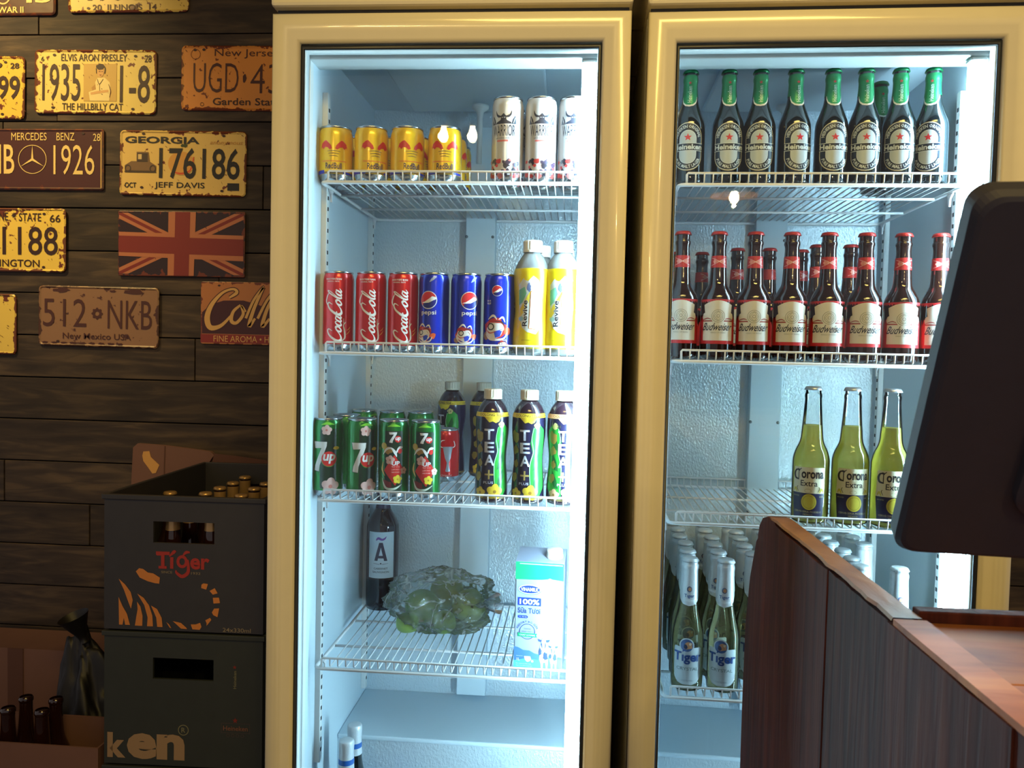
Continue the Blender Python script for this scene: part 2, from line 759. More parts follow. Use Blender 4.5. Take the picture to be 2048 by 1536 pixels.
wb = MB().box((-2.4, WY + 0.02, FLOOR), (3.4, WY + 0.14, 3.2), M_BACKING).obj('wall_back')
struct(wb)
fl = struct(MB().box((-2.4, -3.6, FLOOR - 0.05), (3.4, WY + 0.02, FLOOR), M_FLOOR).obj('floor'))
ce = struct(MB().box((-2.4, -3.6, 3.2), (3.4, WY + 0.14, 3.28), M_CEIL).obj('ceiling'))
PLK = 0.1135
z = 2.2966 - PLK * 20
row = 0
while z < 3.2:
    z0, z1 = max(z, 0.0), min(z + PLK, 3.2)
    x = -2.4
    first = True
    while x < 3.4:
        ln = random.uniform(0.9, 1.9) if not first else random.uniform(0.5, 1.6)
        first = False
        x1 = min(3.4, x + ln)
        d = random.uniform(0, 0.0035)
        if z1 > z0 + 0.02:
            m = MB()
            m.box((-(x1 - x) / 2 + 0.001, 0, -(z1 - z0) / 2 + 0.0015), ((x1 - x) / 2 - 0.001, 0.02 + d, (z1 - z0) / 2 - 0.0015), M_PLANK, 0.0015)
            o = m.obj('plank', wb, ((x + x1) / 2, WY - d, (z0 + z1) / 2))
        x = x1
    z += PLK
    row += 1


def rrect(hw, hh, r, n=5):
    pts = []
    for cx, cz, a0 in ((hw - r, hh - r, 0), (-hw + r, hh - r, pi / 2), (-hw + r, -hh + r, pi), (hw - r, -hh + r, 1.5 * pi)):
        for k in range(n + 1):
            a = a0 + pi / 2 * k / n
            pts.append((cx + r * cos(a), cz + r * sin(a)))
    return pts


def tin_sheet(hw, hh, m, rim=True, r=0.012):
    b = MB()
    loops = [(0, 0.0), (0, -0.002), (0.0035, -0.0042), (0.007, -0.002)] if rim else [(0, 0.0), (0, -0.002), (0.001, -0.0025)]
    v, f = [], []
    n = None
    for ins, y in loops:
        L = rrect(hw - ins, hh - ins, max(0.002, r - ins))
        n = len(L)
        v += [(x, y, z_) for x, z_ in L]
    for i in range(len(loops) - 1):
        for k in range(n):
            k2 = (k + 1) % n
            f.append((i * n + k, i * n + k2, (i + 1) * n + k2, (i + 1) * n + k))
    f.append(tuple((len(loops) - 1) * n + k for k in range(n)))
    f.append(tuple(reversed(range(n))))
    b.add(v, f, m)
    return b


PLATE_Y0 = -0.0025


def plate(px, col, label, draw, rust=(105, 48, 22), amount=0.5, tilt=0.0, rim=True, r=0.012, rough=0.38, name='license_plate', cat='license plate', zrow=0, group='license plates on the plank wall'):
    a = at_y(px[0], px[1], WY - 0.006)
    c = at_y(px[2], px[1], WY - 0.006)
    d = at_y(px[0], px[3], WY - 0.006)
    e = at_y(px[2], px[3], WY - 0.006)
    x0, x1 = (a.x + d.x) / 2, (c.x + e.x) / 2
    z1, z0 = (a.z + c.z) / 2, (d.z + e.z) / 2
    hw, hh = (x1 - x0) / 2, (z1 - z0) / 2
    t = empty(name, ((x0 + x1) / 2, WY - 0.005, (z0 + z1) / 2))
    t.rotation_euler = (0, radians(tilt), 0)
    m = plate_mat('tin_' + str(len(bpy.data.materials)), col, hw, hh, rust, amount, rough, seed=px[0] * 0.013)
    tin_sheet(hw, hh, m, rim, r).obj('sheet', t)
    cv = Canvas()

    def X(u):
        return (u / 3.793 - px[0]) / (px[2] - px[0]) * 2 * hw * 1000 - hw * 1000

    def Y(v, oy=0):
        return hh * 1000 - (v / 3.793 + oy - px[1]) / (px[3] - px[1]) * 2 * hh * 1000
    draw(cv, X, Y)
    if cv.items:
        cv.flat('lettering', t, y=PLATE_Y0)
    tag(t, label, cat, group)
    # bolt holes
    return t


def holes(c, X, Y, pts, m, oy=0):
    for u, v in pts:
        c.disc(X(u), Y(v, oy), 4.6, m, 2, ry=3.2, n=12)


DK = ink(52, 26, 20, 0.5)
RST = ink(96, 44, 22, 0.6)
BRN = ink(70, 34, 26, 0.5)
BLK = ink(26, 22, 22, 0.5)
CRM = ink(226, 196, 120, 0.45)
CRM2 = ink(206, 178, 118, 0.45)


def tb(c, X, Y, txt, u0, v0, u1, v1, m, bold=0.02, oy=0, shear=0.0):
    c.text(txt, X(u0), Y(v1, oy), X(u1), Y(v0, oy), m, 2, bold, shear)


def scratches(c, X, Y, box, n, m, oy=0, seed=1):
    rnd = random.Random(seed)
    for _ in range(n):
        u = rnd.uniform(box[0], box[2])
        v = rnd.uniform(box[1], box[3])
        a = rnd.uniform(0.4, 1.3)
        l = rnd.uniform(6, 26)
        c.stroke([(X(u), Y(v, oy), 0.3), (X(u + l * cos(a) * .5), Y(v + l * sin(a) * .5, oy), rnd.uniform(0.8, 2.2)), (X(u + l * cos(a)), Y(v + l * sin(a), oy), 0.3)], 1, m, 1, 2)


def d_war(c, X, Y):
    tb(c, X, Y, 'WAR II', -10, 55, 185, 102, CRM)
    tb(c, X, Y, '45', 130, -60, 390, 28, CRM, 0.03)
    c.ring(X(30), Y(-20), 20, 4, CRM2, 1)


def d_ill(c, X, Y):
    tb(c, X, Y, '20  ILLINOIS  14', 708, 34, 1195, 80, BRN)
    tb(c, X, Y, '408 221', 600, -240, 1330, 5, BRN, 0.03)
    holes(c, X, Y, [(676, 62), (1272, 82)], DK)
    scratches(c, X, Y, (540, 0, 1400, 90), 14, RST, seed=3)


def d_99(c, X, Y):
    tb(c, X, Y, '9', -30, 475, 22, 520, DK)
    tb(c, X, Y, '28', 82, 475, 148, 518, DK, 0.03)
    tb(c, X, Y, '99', -10, 572, 155, 750, DK, 0.02)
    tb(c, X, Y, '1045', -520, 572, -50, 750, DK, 0.02)
    holes(c, X, Y, [(45, 470), (25, 862)], DK)
    scratches(c, X, Y, (-200, 450, 190, 880), 22, RST, seed=5)


def d_elv(c, X, Y):
    tb(c, X, Y, 'ELVIS ARON PRESLEY', 468, 412, 968, 466, DK, 0.01)
    tb(c, X, Y, '28', 1098, 418, 1150, 472, DK, 0.01)
    tb(c, X, Y, '6', 315, 432, 338, 468, DK, 0.01)
    tb(c, X, Y, '1935', 325, 486, 615, 770, DK, 0.004)
    tb(c, X, Y, '1-8', 915, 494, 1140, 780, DK, 0.004)
    tb(c, X, Y, 'THE HILLBILLY CAT', 478, 785, 940, 838, DK, 0.01)
    sk = ink(206, 158, 96, 0.5)
    sh = ink(226, 204, 140, 0.5)
    c.rect(X(640), Y(768), X(890), Y(486), ink(196, 160, 84, 0.45), 1)
    c.blob(X(775), Y(700), 27, ink(176, 132, 66, 0.45), 1, 0.3, ry=24)
    c.poly([(X(u), Y(v)) for u, v in ((690, 766), (680, 700), (735, 680), (728, 625), (745, 592), (800, 590), (838, 625), (850, 690), (835, 766))], sh, 2)
    c.stroke([(X(695), Y(712), 6), (X(760), Y(700), 7), (X(830), Y(690), 6)], 6, sk, 3)
    c.disc(X(768), Y(548), 9.5, sk, 3, ry=13, n=16)
    c.blob(X(766), Y(508), 11, DK, 4, 0.25, 14, ry=8)
    c.stroke([(X(735), Y(520), 2), (X(738), Y(560), 1.5)], 2, DK, 4)
    c.stroke([(X(755), Y(545), 1), (X(765), Y(543), 1)], 1, DK, 5)
    c.stroke([(X(776), Y(543), 1), (X(786), Y(545), 1)], 1, DK, 5)
    c.stroke([(X(762), Y(570), 1), (X(776), Y(570), 1)], 1, RST, 5)
    c.stroke([(X(745), Y(600), 1), (X(760), Y(640), 1.6), (X(790), Y(600), 1)], 1, BRN, 4)
    c.stroke([(X(762), Y(640), 1), (X(764), Y(690), 1)], 1, RST, 4)
    c.stroke([(X(800), Y(560), 2.4), (X(803), Y(520), 3.2), (X(785), Y(492), 3)], 2, DK, 4)
    c.stroke([(X(830), Y(640), 1), (X(846), Y(690), 2), (X(838), Y(740), 1)], 1, RST, 4)
    holes(c, X, Y, [(416, 420), (1030, 426), (408, 820), (1015, 826)], DK)
    scratches(c, X, Y, (280, 400, 1170, 850), 46, RST, seed=9)


def d_nj(c, X, Y):
    tb(c, X, Y, 'New Jersey', 1630, 375, 2120, 445, BRN, 0.0)
    tb(c, X, Y, 'UGD', 1470, 480, 1815, 705, BRN, -0.01)
    c.blob(X(1860), Y(595), 5, BRN, 2, 0.3, ry=11)
    tb(c, X, Y, '43R', 1905, 488, 2290, 710, BRN, -0.01)
    tb(c, X, Y, 'Garden State', 1622, 745, 2135, 800, DK, 0.01)
    holes(c, X, Y, [(1480, 382), (1548, 380)], DK)
    c.ring(X(1540), Y(795), 5, 1.2, DK, 2)
    c.ring(X(1485), Y(415), 13, 1.2, RST, 2)
    scratches(c, X, Y, (1400, 360, 2040, 820), 22, RST, seed=12)


def d_merc(c, X, Y):
    tb(c, X, Y, 'MERCEDES', 92, 1008, 360, 1066, CRM, 0.0)
    tb(c, X, Y, 'BENZ', 435, 1008, 570, 1066, CRM, 0.0)
    tb(c, X, Y, '28', 710, 1014, 764, 1070, CRM, 0.0)
    tb(c, X, Y, 'MB', -95, 1098, 115, 1320, CRM, 0.01)
    tb(c, X, Y, '1926', 412, 1100, 720, 1325, CRM, -0.004)
    cx, cy_ = X(252), Y(1210)
    r = X(360) - cx
    c.ring(cx, cy_, r, 1.8, CRM, 2, ry=Y(1100) - cy_)
    for k in range(3):
        a = pi / 2 + k * 2 * pi / 3
        ex, ey = cx + r * 0.95 * cos(a), cy_ + r * 0.95 * sin(a)
        nx, ny = -sin(a) * 3.2, cos(a) * 3.2
        c.poly([(cx + nx, cy_ + ny), (ex, ey), (cx - nx, cy_ - ny)], CRM, 3)
    holes(c, X, Y, [(635, 1012)], DK)
    c.rect(X(766), Y(1430), X(776), Y(1000), ink(196, 160, 90, 0.4), 1)


def d_geo(c, X, Y):
    tb(c, X, Y, 'GEORGIA', 950, 1040, 1515, 1092, BLK, 0.03)
    tb(c, X, Y, 'anonymous', 1595, 1072, 1838, 1102, ink(190, 140, 70), 0.0, shear=0.4)
    tb(c, X, Y, '176186', 1212, 1122, 1822, 1358, BLK, 0.012)
    tb(c, X, Y, 'OCT', 952, 1392, 1040, 1432, BLK, 0.02)
    tb(c, X, Y, 'JEFF DAVIS', 1180, 1384, 1560, 1440, BLK, 0.01)
    c.rect(X(1732), Y(1440), X(1820), Y(1384), BLK, 2)
    ps = ink(196, 78, 40, 0.4)
    c.disc(X(1380), Y(1240), X(1480) - X(1380), ink(206, 150, 70, 0.4), 1, ry=Y(1150) - Y(1240))
    c.stroke([(X(1310), Y(1300), 2), (X(1380), Y(1318), 5), (X(1450), Y(1290), 4), (X(1475), Y(1190), 3)], 3, ps, 1)
    c.blob(X(1400), Y(1105), 9, ink(60, 70, 30), 3, 0.6, ry=4)
    cr = ink(60, 44, 32, 0.5)
    c.poly([(X(u), Y(v)) for u, v in ((1040, 1250), (1040, 1158), (1130, 1158), (1140, 1230), (1190, 1262), (1190, 1300), (950, 1300), (950, 1262), (1000, 1230), (1040, 1230))], ink(120, 92, 60, 0.4), 2)
    c.rect(X(1045), Y(1235), X(1125), Y(1168), cr, 3)
    c.rect(X(1052), Y(1215), X(1080), Y(1176), CRM2, 4)
    for u in (975, 1165):
        c.ring(X(u), Y(1285), 8.5, 2.5, cr, 4, ry=9.5)
    c.rect(X(950), Y(1315), X(1190), Y(1303), cr, 3)
    holes(c, X, Y, [(1090, 1020), (1698, 1028), (1082, 1428), (1692, 1444)], DK)
    scratches(c, X, Y, (930, 1000, 1850, 1465), 26, RST, seed=15)


def d_wash(c, X, Y):
    o = 400
    tb(c, X, Y, 'NE', 0, 95, 68, 155, DK, 0.01, o)
    c.star(X(112), Y(115, o), 8, DK, 2, 0.5, 7)
    tb(c, X, Y, 'STATE', 150, 98, 318, 160, DK, 0.01, o)
    tb(c, X, Y, '66', 382, 108, 462, 166, DK, 0.01, o)
    tb(c, X, Y, '1188', 25, 200, 442, 415, DK, 0.006, o)
    tb(c, X, Y, '7', -70, 200, 0, 415, DK, 0.006, o)
    tb(c, X, Y, 'WASHINGTON', -230, 450, 305, 505, DK, 0.01, o)
    holes(c, X, Y, [(340, 103), (335, 505)], DK, o)
    scratches(c, X, Y, (-100, 80, 490, 530), 34, RST, o, seed=21)


def d_uk(c, X, Y):
    o = 400
    u0, v0, u1, v1 = 905, 92, 1850, 575
    red, cream = ink(122, 40, 28, 0.45), ink(176, 108, 72, 0.45)

    def P(u, v):
        return (X(u0 + u * (u1 - u0)), Y(v0 + v * (v1 - v0), o))
    for (a, b) in (((0.0, 0.02), (1.0, 0.98)), ((1.0, 0.02), (0.0, 0.98))):
        for w, m, l in ((0.15, cream, 1), (0.05, red, 2)):
            s = 1 if a[0] < b[0] else -1
            c.poly([P(a[0], a[1] + w * .6), P(a[0], a[1]), P(a[0] + s * w * .5, a[1]), P(b[0], b[1] - w * .6), P(b[0], b[1]), P(b[0] - s * w * .5, b[1])], m, l)
    c.poly([P(0, .32), P(1, .36), P(1, .76), P(0, .70)], cream, 3)
    c.poly([P(.40, 0), P(.62, 0), P(.605, 1), P(.395, 1)], cream, 3)
    c.poly([P(0, .38), P(1, .42), P(1, .68), P(0, .64)], red, 4)
    c.poly([P(.455, 0), P(.575, 0), P(.565, 1), P(.445, 1)], red, 4)
    scratches(c, X, Y, (920, 100, 1840, 560), 30, ink(60, 30, 24), o, seed=25)


def d_nm(c, X, Y):
    o = 400
    tb(c, X, Y, '512', 330, 755, 660, 968, BRN, -0.004, o)
    c.ring(X(742), Y(862, o), 13, 7, BRN, 2)
    for k in range(8):
        a = k * pi / 4
        c.disc(X(742) + 13 * cos(a), Y(862, o) + 13 * sin(a), 3, BRN, 2, n=8)
    tb(c, X, Y, 'NKB', 822, 758, 1155, 972, BRN, -0.004, o)
    tb(c, X, Y, 'New Mexico USA', 482, 1012, 1000, 1058, BRN, 0.01, o)
    for k in range(9):
        c.blob(X(345 + k * 72), Y(1090, o), 9, BRN, 1, 0.6, ry=3)
    c.blob(X(1020), Y(690, o), 26, BRN, 1, 0.5, ry=7)
    c.blob(X(470), Y(690, o), 22, BRN, 1, 0.5, ry=6)
    c.blob(X(860), Y(690, o), 9, BRN, 1, 0.5, ry=3)
    holes(c, X, Y, [(445, 1080)], DK, o)


def d_cof(c, X, Y):
    o = 400
    dk, tan, red = ink(66, 28, 24, 0.4), ink(176, 112, 60, 0.4), ink(132, 40, 28, 0.4)
    c.poly([(X(u), Y(v, o)) for u, v in ((1535, 860), (1600, 800), (1700, 768), (1850, 765), (1950, 790), (2100, 850), (2430, 870), (2430, 1022), (1535, 1022))], dk, 1)
    c.rect(X(1525), Y(1090, o), X(2430), Y(1026, o), red, 1)
    cr = ink(206, 160, 92, 0.4)
    S = lambda pts, w, m=cr, l=3: c.stroke([(X(p[0]), Y(p[1], o)) + ((p[2],) if len(p) > 2 else ()) for p in pts], w, m, l)
    for m, g, l in ((dk, 4.5, 2), (cr, 0, 3)):
        S([(1745, 745, 5 + g), (1800, 705, 9 + g), (1770, 680, 6 + g), (1690, 710, 7 + g), (1610, 800, 11 + g), (1575, 900, 15 + g), (1600, 975, 14 + g), (1680, 960, 9 + g), (1760, 880, 6 + g)], 8, m, l)
        S([(1830, 800, 6 + g), (1775, 850, 8 + g), (1760, 920, 10 + g), (1800, 935, 8 + g), (1850, 870, 8 + g), (1835, 805, 6 + g), (1870, 850, 5 + g)], 8, m, l)
        S([(1870, 900, 7 + g), (1930, 760, 7 + g), (2000, 665, 6 + g), (1985, 700, 7 + g), (1930, 830, 9 + g), (1895, 960, 10 + g), (1940, 900, 6 + g)], 8, m, l)
        S([(1960, 900, 7 + g), (2030, 760, 7 + g), (2110, 665, 6 + g), (2085, 720, 7 + g), (2030, 830, 9 + g), (1995, 960, 10 + g), (2050, 900, 6 + g)], 8, m, l)
        S([(2060, 880, 6 + g), (2130, 830, 7 + g), (2100, 800, 7 + g), (2070, 900, 9 + g), (2120, 930, 7 + g), (2170, 890, 6 + g), (2240, 830, 7 + g), (2210, 800, 7 + g), (2190, 900, 9 + g), (2250, 930, 7 + g), (2330, 870, 5 + g)], 8, m, l)
    tb(c, X, Y, 'FINE AROMA \u2022 HIGH TASTE', 1625, 1035, 2330, 1082, cr, 0.0, o)
    c.disc(X(1665), Y(655, o), 4, DK, 2, ry=2.5, n=10)


plate((-190, -95, 112, 32), (74, 40, 30), 'dark brown license plate reading WAR II, cut off by the upper edge', d_war, amount=0.2)
plate((137, -110, 378, 25), (224, 190, 96), 'cream license plate reading ILLINOIS, highest on the plank wall', d_ill, amount=0.55)
plate((-200, 112, 50, 237), (224, 186, 72), 'yellow license plate ending in 99, beside the portrait plate', d_99, amount=0.62, tilt=0.8)
plate((70, 100, 313, 228), (226, 200, 112), 'cream license plate with a small portrait between 1935 and 1-8', d_elv, amount=0.55, tilt=0.6)
plate((363, 92, 606, 222), (206, 134, 62), 'orange New Jersey license plate reading UGD, partly behind the fridge', d_nj, amount=0.45, tilt=0.6)
plate((-42, 258, 208, 380), (72, 36, 30), 'dark maroon license plate with a round three-pointed star and 1926', d_merc, amount=0.1, r=0.006)
plate((240, 262, 493, 392), (216, 182, 104), 'cream Georgia license plate 176186 with a vintage car picture', d_geo, amount=0.5, tilt=0.7)
plate((-115, 416, 132, 543), (232, 198, 84), 'bright yellow rusted license plate ending in 1188 above INGTON', d_wash, amount=0.62)
plate((237, 423, 490, 553), (44, 26, 26), 'faded union flag tin sign in dark red on the plank wall', d_uk, amount=0.3, rim=False, r=0.003, name='flag_sign', cat='tin sign', group='tin signs on the plank wall')
plate((-212, 586, 33, 706), (226, 194, 88), 'yellow rusted license plate sliver below the 1188 plate', lambda c, X, Y: scratches(c, X, Y, (-100, 690, 120, 1150), 30, RST, 400, 31), amount=0.62)
plate((78, 573, 318, 694), (140, 104, 74), 'dull brown rusted license plate reading 512 NKB', d_nm, amount=0.45, rust=(74, 40, 28), tilt=0.4)
plate((402, 565, 642, 690), (176, 112, 60), 'brown tin coffee sign with cream script, partly behind the fridge', d_cof, amount=0.2, rim=False, r=0.006, name='coffee_sign', cat='tin sign', group='tin signs on the plank wall')

# ------------------------------------------------------------------ fridges
M_FRAME = mat('cream_enamel', srgb(224, 214, 184), 0.22, noise=0.02, coat=0.5)
M_CAB = mat('white_cabinet_steel', srgb(214, 210, 200), 0.3, noise=0.02)
M_GASKET = mat('dark_gasket', srgb(34, 38, 48), 0.4)
M_LINER = mat('pale_blue_liner', srgb(212, 228, 238), 0.32, noise=0.03, nscale=200, bump=0.05, bscale=700)
M_STUCCO = mat('embossed_aluminium', srgb(220, 234, 243), 0.2, 0.25, noise=0.03, bump=1.0, bscale=230, stretch=(1, 1, 0.7))
M_WHITE = mat('white_plastic', srgb(226, 230, 230), 0.35)
M_WIRE = mat('white_coated_wire', srgb(240, 240, 242), 0.35)
M_SLOT = mat('slot_shadow', srgb(22, 26, 34), 0.9)
M_SCREW = mat('steel_screw', srgb(120, 126, 130), 0.3, 0.9)
M_PANE = glass_mat('door_glass', (0.97, 0.985, 0.98, 1), 0.0)
M_TUBE = emit_mat('lamp_diffuser', (0.52, 0.84, 1.0, 1), TUBE_S)
M_GREY = mat('dark_grey_plastic', srgb(48, 48, 52), 0.5)

W = 0.62
DT, DB = 2.064, 0.36          # door top, bottom
OX0, OX1, OZ0, OZ1 = 0.0490, 0.5710, 0.41, 2.0115    # glass opening
LX0, LX1 = 0.053, 0.567       # inner side walls
ZC, ZF = 2.047, 0.45          # inner ceiling, inner floor
YB = 0.505                    # inner back


def ring_frame(b, x0, x1, z0, z1, prof, m):
    """mitred rectangular frame; prof: (inset, y)"""
    v, f = [], []
    for ins, y in prof:
        v += [(x0 + ins, y, z0 + ins), (x1 - ins, y, z0 + ins), (x1 - ins, y, z1 - ins), (x0 + ins, y, z1 - ins)]
    for i in range(len(prof) - 1):
        for k in range(4):
            k2 = (k + 1) % 4
            f.append((i * 4 + k, i * 4 + k2, (i + 1) * 4 + k2, (i + 1) * 4 + k))
    b.add(v, f, m, True)
    return b


def make_fridge(fr, label):
    o_, a_ = FR[fr]
    t = empty('display_fridge', (o_.x, o_.y, 0), a_)
    tag(t, label, 'fridge', 'glass door drinks fridges')
    b = MB()
    b.box((0, 0.05, 0.12), (LX0, 0.60, 2.07), M_CAB)
    b.box((LX1, 0.05, 0.12), (W, 0.60, 2.07), M_CAB)
    b.box((LX0, 0.51, 0.12), (LX1, 0.60, 2.07), M_CAB)
    b.box((LX0, 0.05, 0.12), (LX1, 0.51, ZF - 0.002), M_CAB)
    b.box((LX0, 0.05, ZC + 0.003), (LX1, 0.51, 2.07), M_CAB)
    b.obj('cabinet', t)
    h = MB().box((-0.002, 0.0, 2.075), (W + 0.002, 0.6, 2.36), M_FRAME, 0.006).obj('header_box', t)
    MB().box((0.004, 0.02, 2.0655), (W - 0.004, 0.58, 2.075), M_GASKET).obj('header_gap', t)
    g = MB().box((0.0, 0.0, 0.10), (W, 0.045, 0.34), M_FRAME, 0.006).obj('lower_panel', t)
    for k in range(7):
        MB().box((0.08, -0.003, 0.14 + k * 0.026), (W - 0.08, 0.002, 0.152 + k * 0.026), M_GREY).obj('slat', g)
    for x in (0.05, W - 0.05):
        for y in (0.08, 0.55):
            MB().lathe([(0.022, 0), (0.022, 0.012), (0.012, 0.016), (0.012, 0.12)], M_GREY, 12, c=(x, y)).obj('foot', t)
    # inner liner: side walls, ceiling, floor, step and back sheet
    MB().box((LX0 - 0.0008, 0.062, ZF), (LX0 + 0.0012, YB, ZC), M_LINER).obj('liner_side', t)
    MB().box((LX1 - 0.0012, 0.062, ZF), (LX1 + 0.0008, YB, ZC), M_LINER).obj('liner_side', t)
    MB().box((LX0, 0.062, ZC), (LX1, YB, ZC + 0.003), M_LINER).obj('liner_ceiling', t)
    MB().box((LX0 + 0.10, 0.16, ZC - 0.012), (LX1 - 0.10, YB - 0.03, ZC - 0.0002), M_LINER, 0.004).obj('fan_cover', t)
    MB().box((LX0, 0.052, ZF - 0.002), (LX1, YB, ZF), M_LINER).obj('liner_floor', t)
    MB().box((LX0, YB, 0.655), (LX1, YB + 0.004, ZC), M_STUCCO).obj('back_sheet', t)
    s = MB().box((LX0 + 0.0012, 0.272, 0.652), (LX1 - 0.0012, YB, 0.662), M_LINER, 0.003).obj('step_top', t)
    MB().box((LX0 + 0.0012, 0.276, ZF), (LX1 - 0.0012, 0.28, 0.652), M_STUCCO).obj('step_front', t)
    # lintel and jambs between door and liner
    MB().box((LX0 - 0.002, 0.047, 2.0), (LX1 + 0.002, 0.100, ZC + 0.003), M_WHITE, 0.002).obj('lintel', t)
    for x0, x1 in ((OX0 - 0.004, LX0 + 0.002), (LX1 - 0.002, OX1 + 0.003)):
        MB().box((x0, 0.047, ZF), (x1, 0.064, 2.0), M_WHITE, 0.002).obj('jamb', t)
    # central air duct with screws and drain
    dx0, dx1 = 0.281, 0.350
    d = MB().box((dx0, YB - 0.030, 0.672), (dx1, YB, 2.0), M_LINER, 0.002).obj('air_duct', t)
    for zz in (1.135, 1.34, 0.90, 1.75):
        for x in ((dx0 + 0.004, dx1 - 0.008) if zz < 1.3 else (dx0 + 0.002, dx1 - 0.006)):
            MB().lathe([(0.0035, 0), (0.0035, 0.002), (0.001, 0.003)], M_SCREW, 10).obj('screw', d, (x, YB - 0.030, zz), (pi / 2, 0, 0))
    dr = MB()
    dr.lathe([(0.006, 1.90), (0.006, 2.0), (0.008, 2.012), (0.019, 2.02), (0.019, 2.026), (0.0, 2.026)], M_WHITE, 16, c=(0.318, 0.40))
    dr.obj('drain_tube', t)
    # slotted shelf standards
    for x0, x1, sx in ((LX0 + 0.0012, LX0 + 0.012, LX0 + 0.0121), (LX1 - 0.012, LX1 - 0.0012, LX1 - 0.0121)):
        for y in (0.118, 0.462):
            p = MB().box((x0, y, 0.68), (x1, y + 0.016, 1.965), M_WHITE, 0.001).obj('shelf_standard', t)
            q = MB()
            zz = 0.70
            while zz < 1.95:
                q.box((sx - 0.0004, y + 0.005, zz), (sx + 0.0004, y + 0.011, zz + 0.007), M_SLOT)
                zz += 0.0205
            so = q.obj('slot_row', p)
            so['kind'] = 'stuff'
    # lamp: tube in the right front corner
    lm = MB()
    lm.box((0.5642, 0.0655, 0.585), (LX1 - 0.0012, 0.078, 1.985), M_WHITE)
    lamp = lm.obj('lamp_back', t)
    lt = MB()
    prof = [(0.002, 0.60), (0.0125, 0.602), (0.0125, 1.990), (0.002, 1.992)]
    lt.lathe(prof, M_TUBE, 16, c=(0.5515, 0.0575))
    lt.obj('lamp_tube', t)
    for zz in (0.585, 1.992):
        MB().box((0.539, 0.0455, zz), (0.5640, 0.070, zz + 0.006), M_WHITE, 0.002).obj('lamp_cap', t)
    # door
    dm = MB()
    ring_frame(dm, 0, W, DB, DT, [(0, 0.044), (0, 0.008), (0.0015, 0.003), (0.005, 0.0), (0.012, -0.0035), (0.020, -0.0045), (0.028, -0.0035), (0.033, 0.0), (0.043, 0.004), (0.0475, 0.009), (0.0485, 0.016)], M_FRAME)
    me = dm.mesh('door')
    door = obj('door', me, t)
    g2 = MB()
    ring_frame(g2, 0.0484, W - 0.0486, DB + 0.0484, DT - 0.0519, [(0, 0.0155), (0.0, 0.0135), (0.0055, 0.0135), (0.0055, 0.019)], M_GASKET)
    g2.obj('black_border', door)
    g3 = MB()
    ring_frame(g3, 0.0484, W - 0.0486, DB + 0.0484, DT - 0.0519, [(0.0002, 0.0195), (0.005, 0.0195), (0.0065, 0.021), (0.0065, 0.040), (0.002, 0.043)], M_WHITE)
    g3.obj('inner_trim', door)
    MB().box((0.0486, 0.0148, DB + 0.05), (W - 0.0488, 0.0188, DT - 0.0521), M_PANE).obj('glass_pane', door)
    MB().box((-0.0005, 0.0445, DB + 0.01), (W + 0.0005, 0.0495, DB + 0.02), M_GASKET).obj('hinge_gap', t)
    g4 = MB()
    ring_frame(g4, 0.006, W - 0.006, DB + 0.006, DT - 0.006, [(0.0, 0.0435), (0.0, 0.0505), (0.018, 0.0505), (0.018, 0.0435), (0.0, 0.0435)], M_GASKET)
    g4.obj('door_gasket', door)
    return t


make_fridge(1, 'glass door drinks fridge holding cans and milk, with the plank wall beside it')
make_fridge(2, 'glass door drinks fridge filled with beer bottles, behind the wooden counter')


# ------------------------------------------------------------------ wire shelves
SX0, SX1, SYF, SYB = 0.0665, 0.5535, 0.079, 0.497


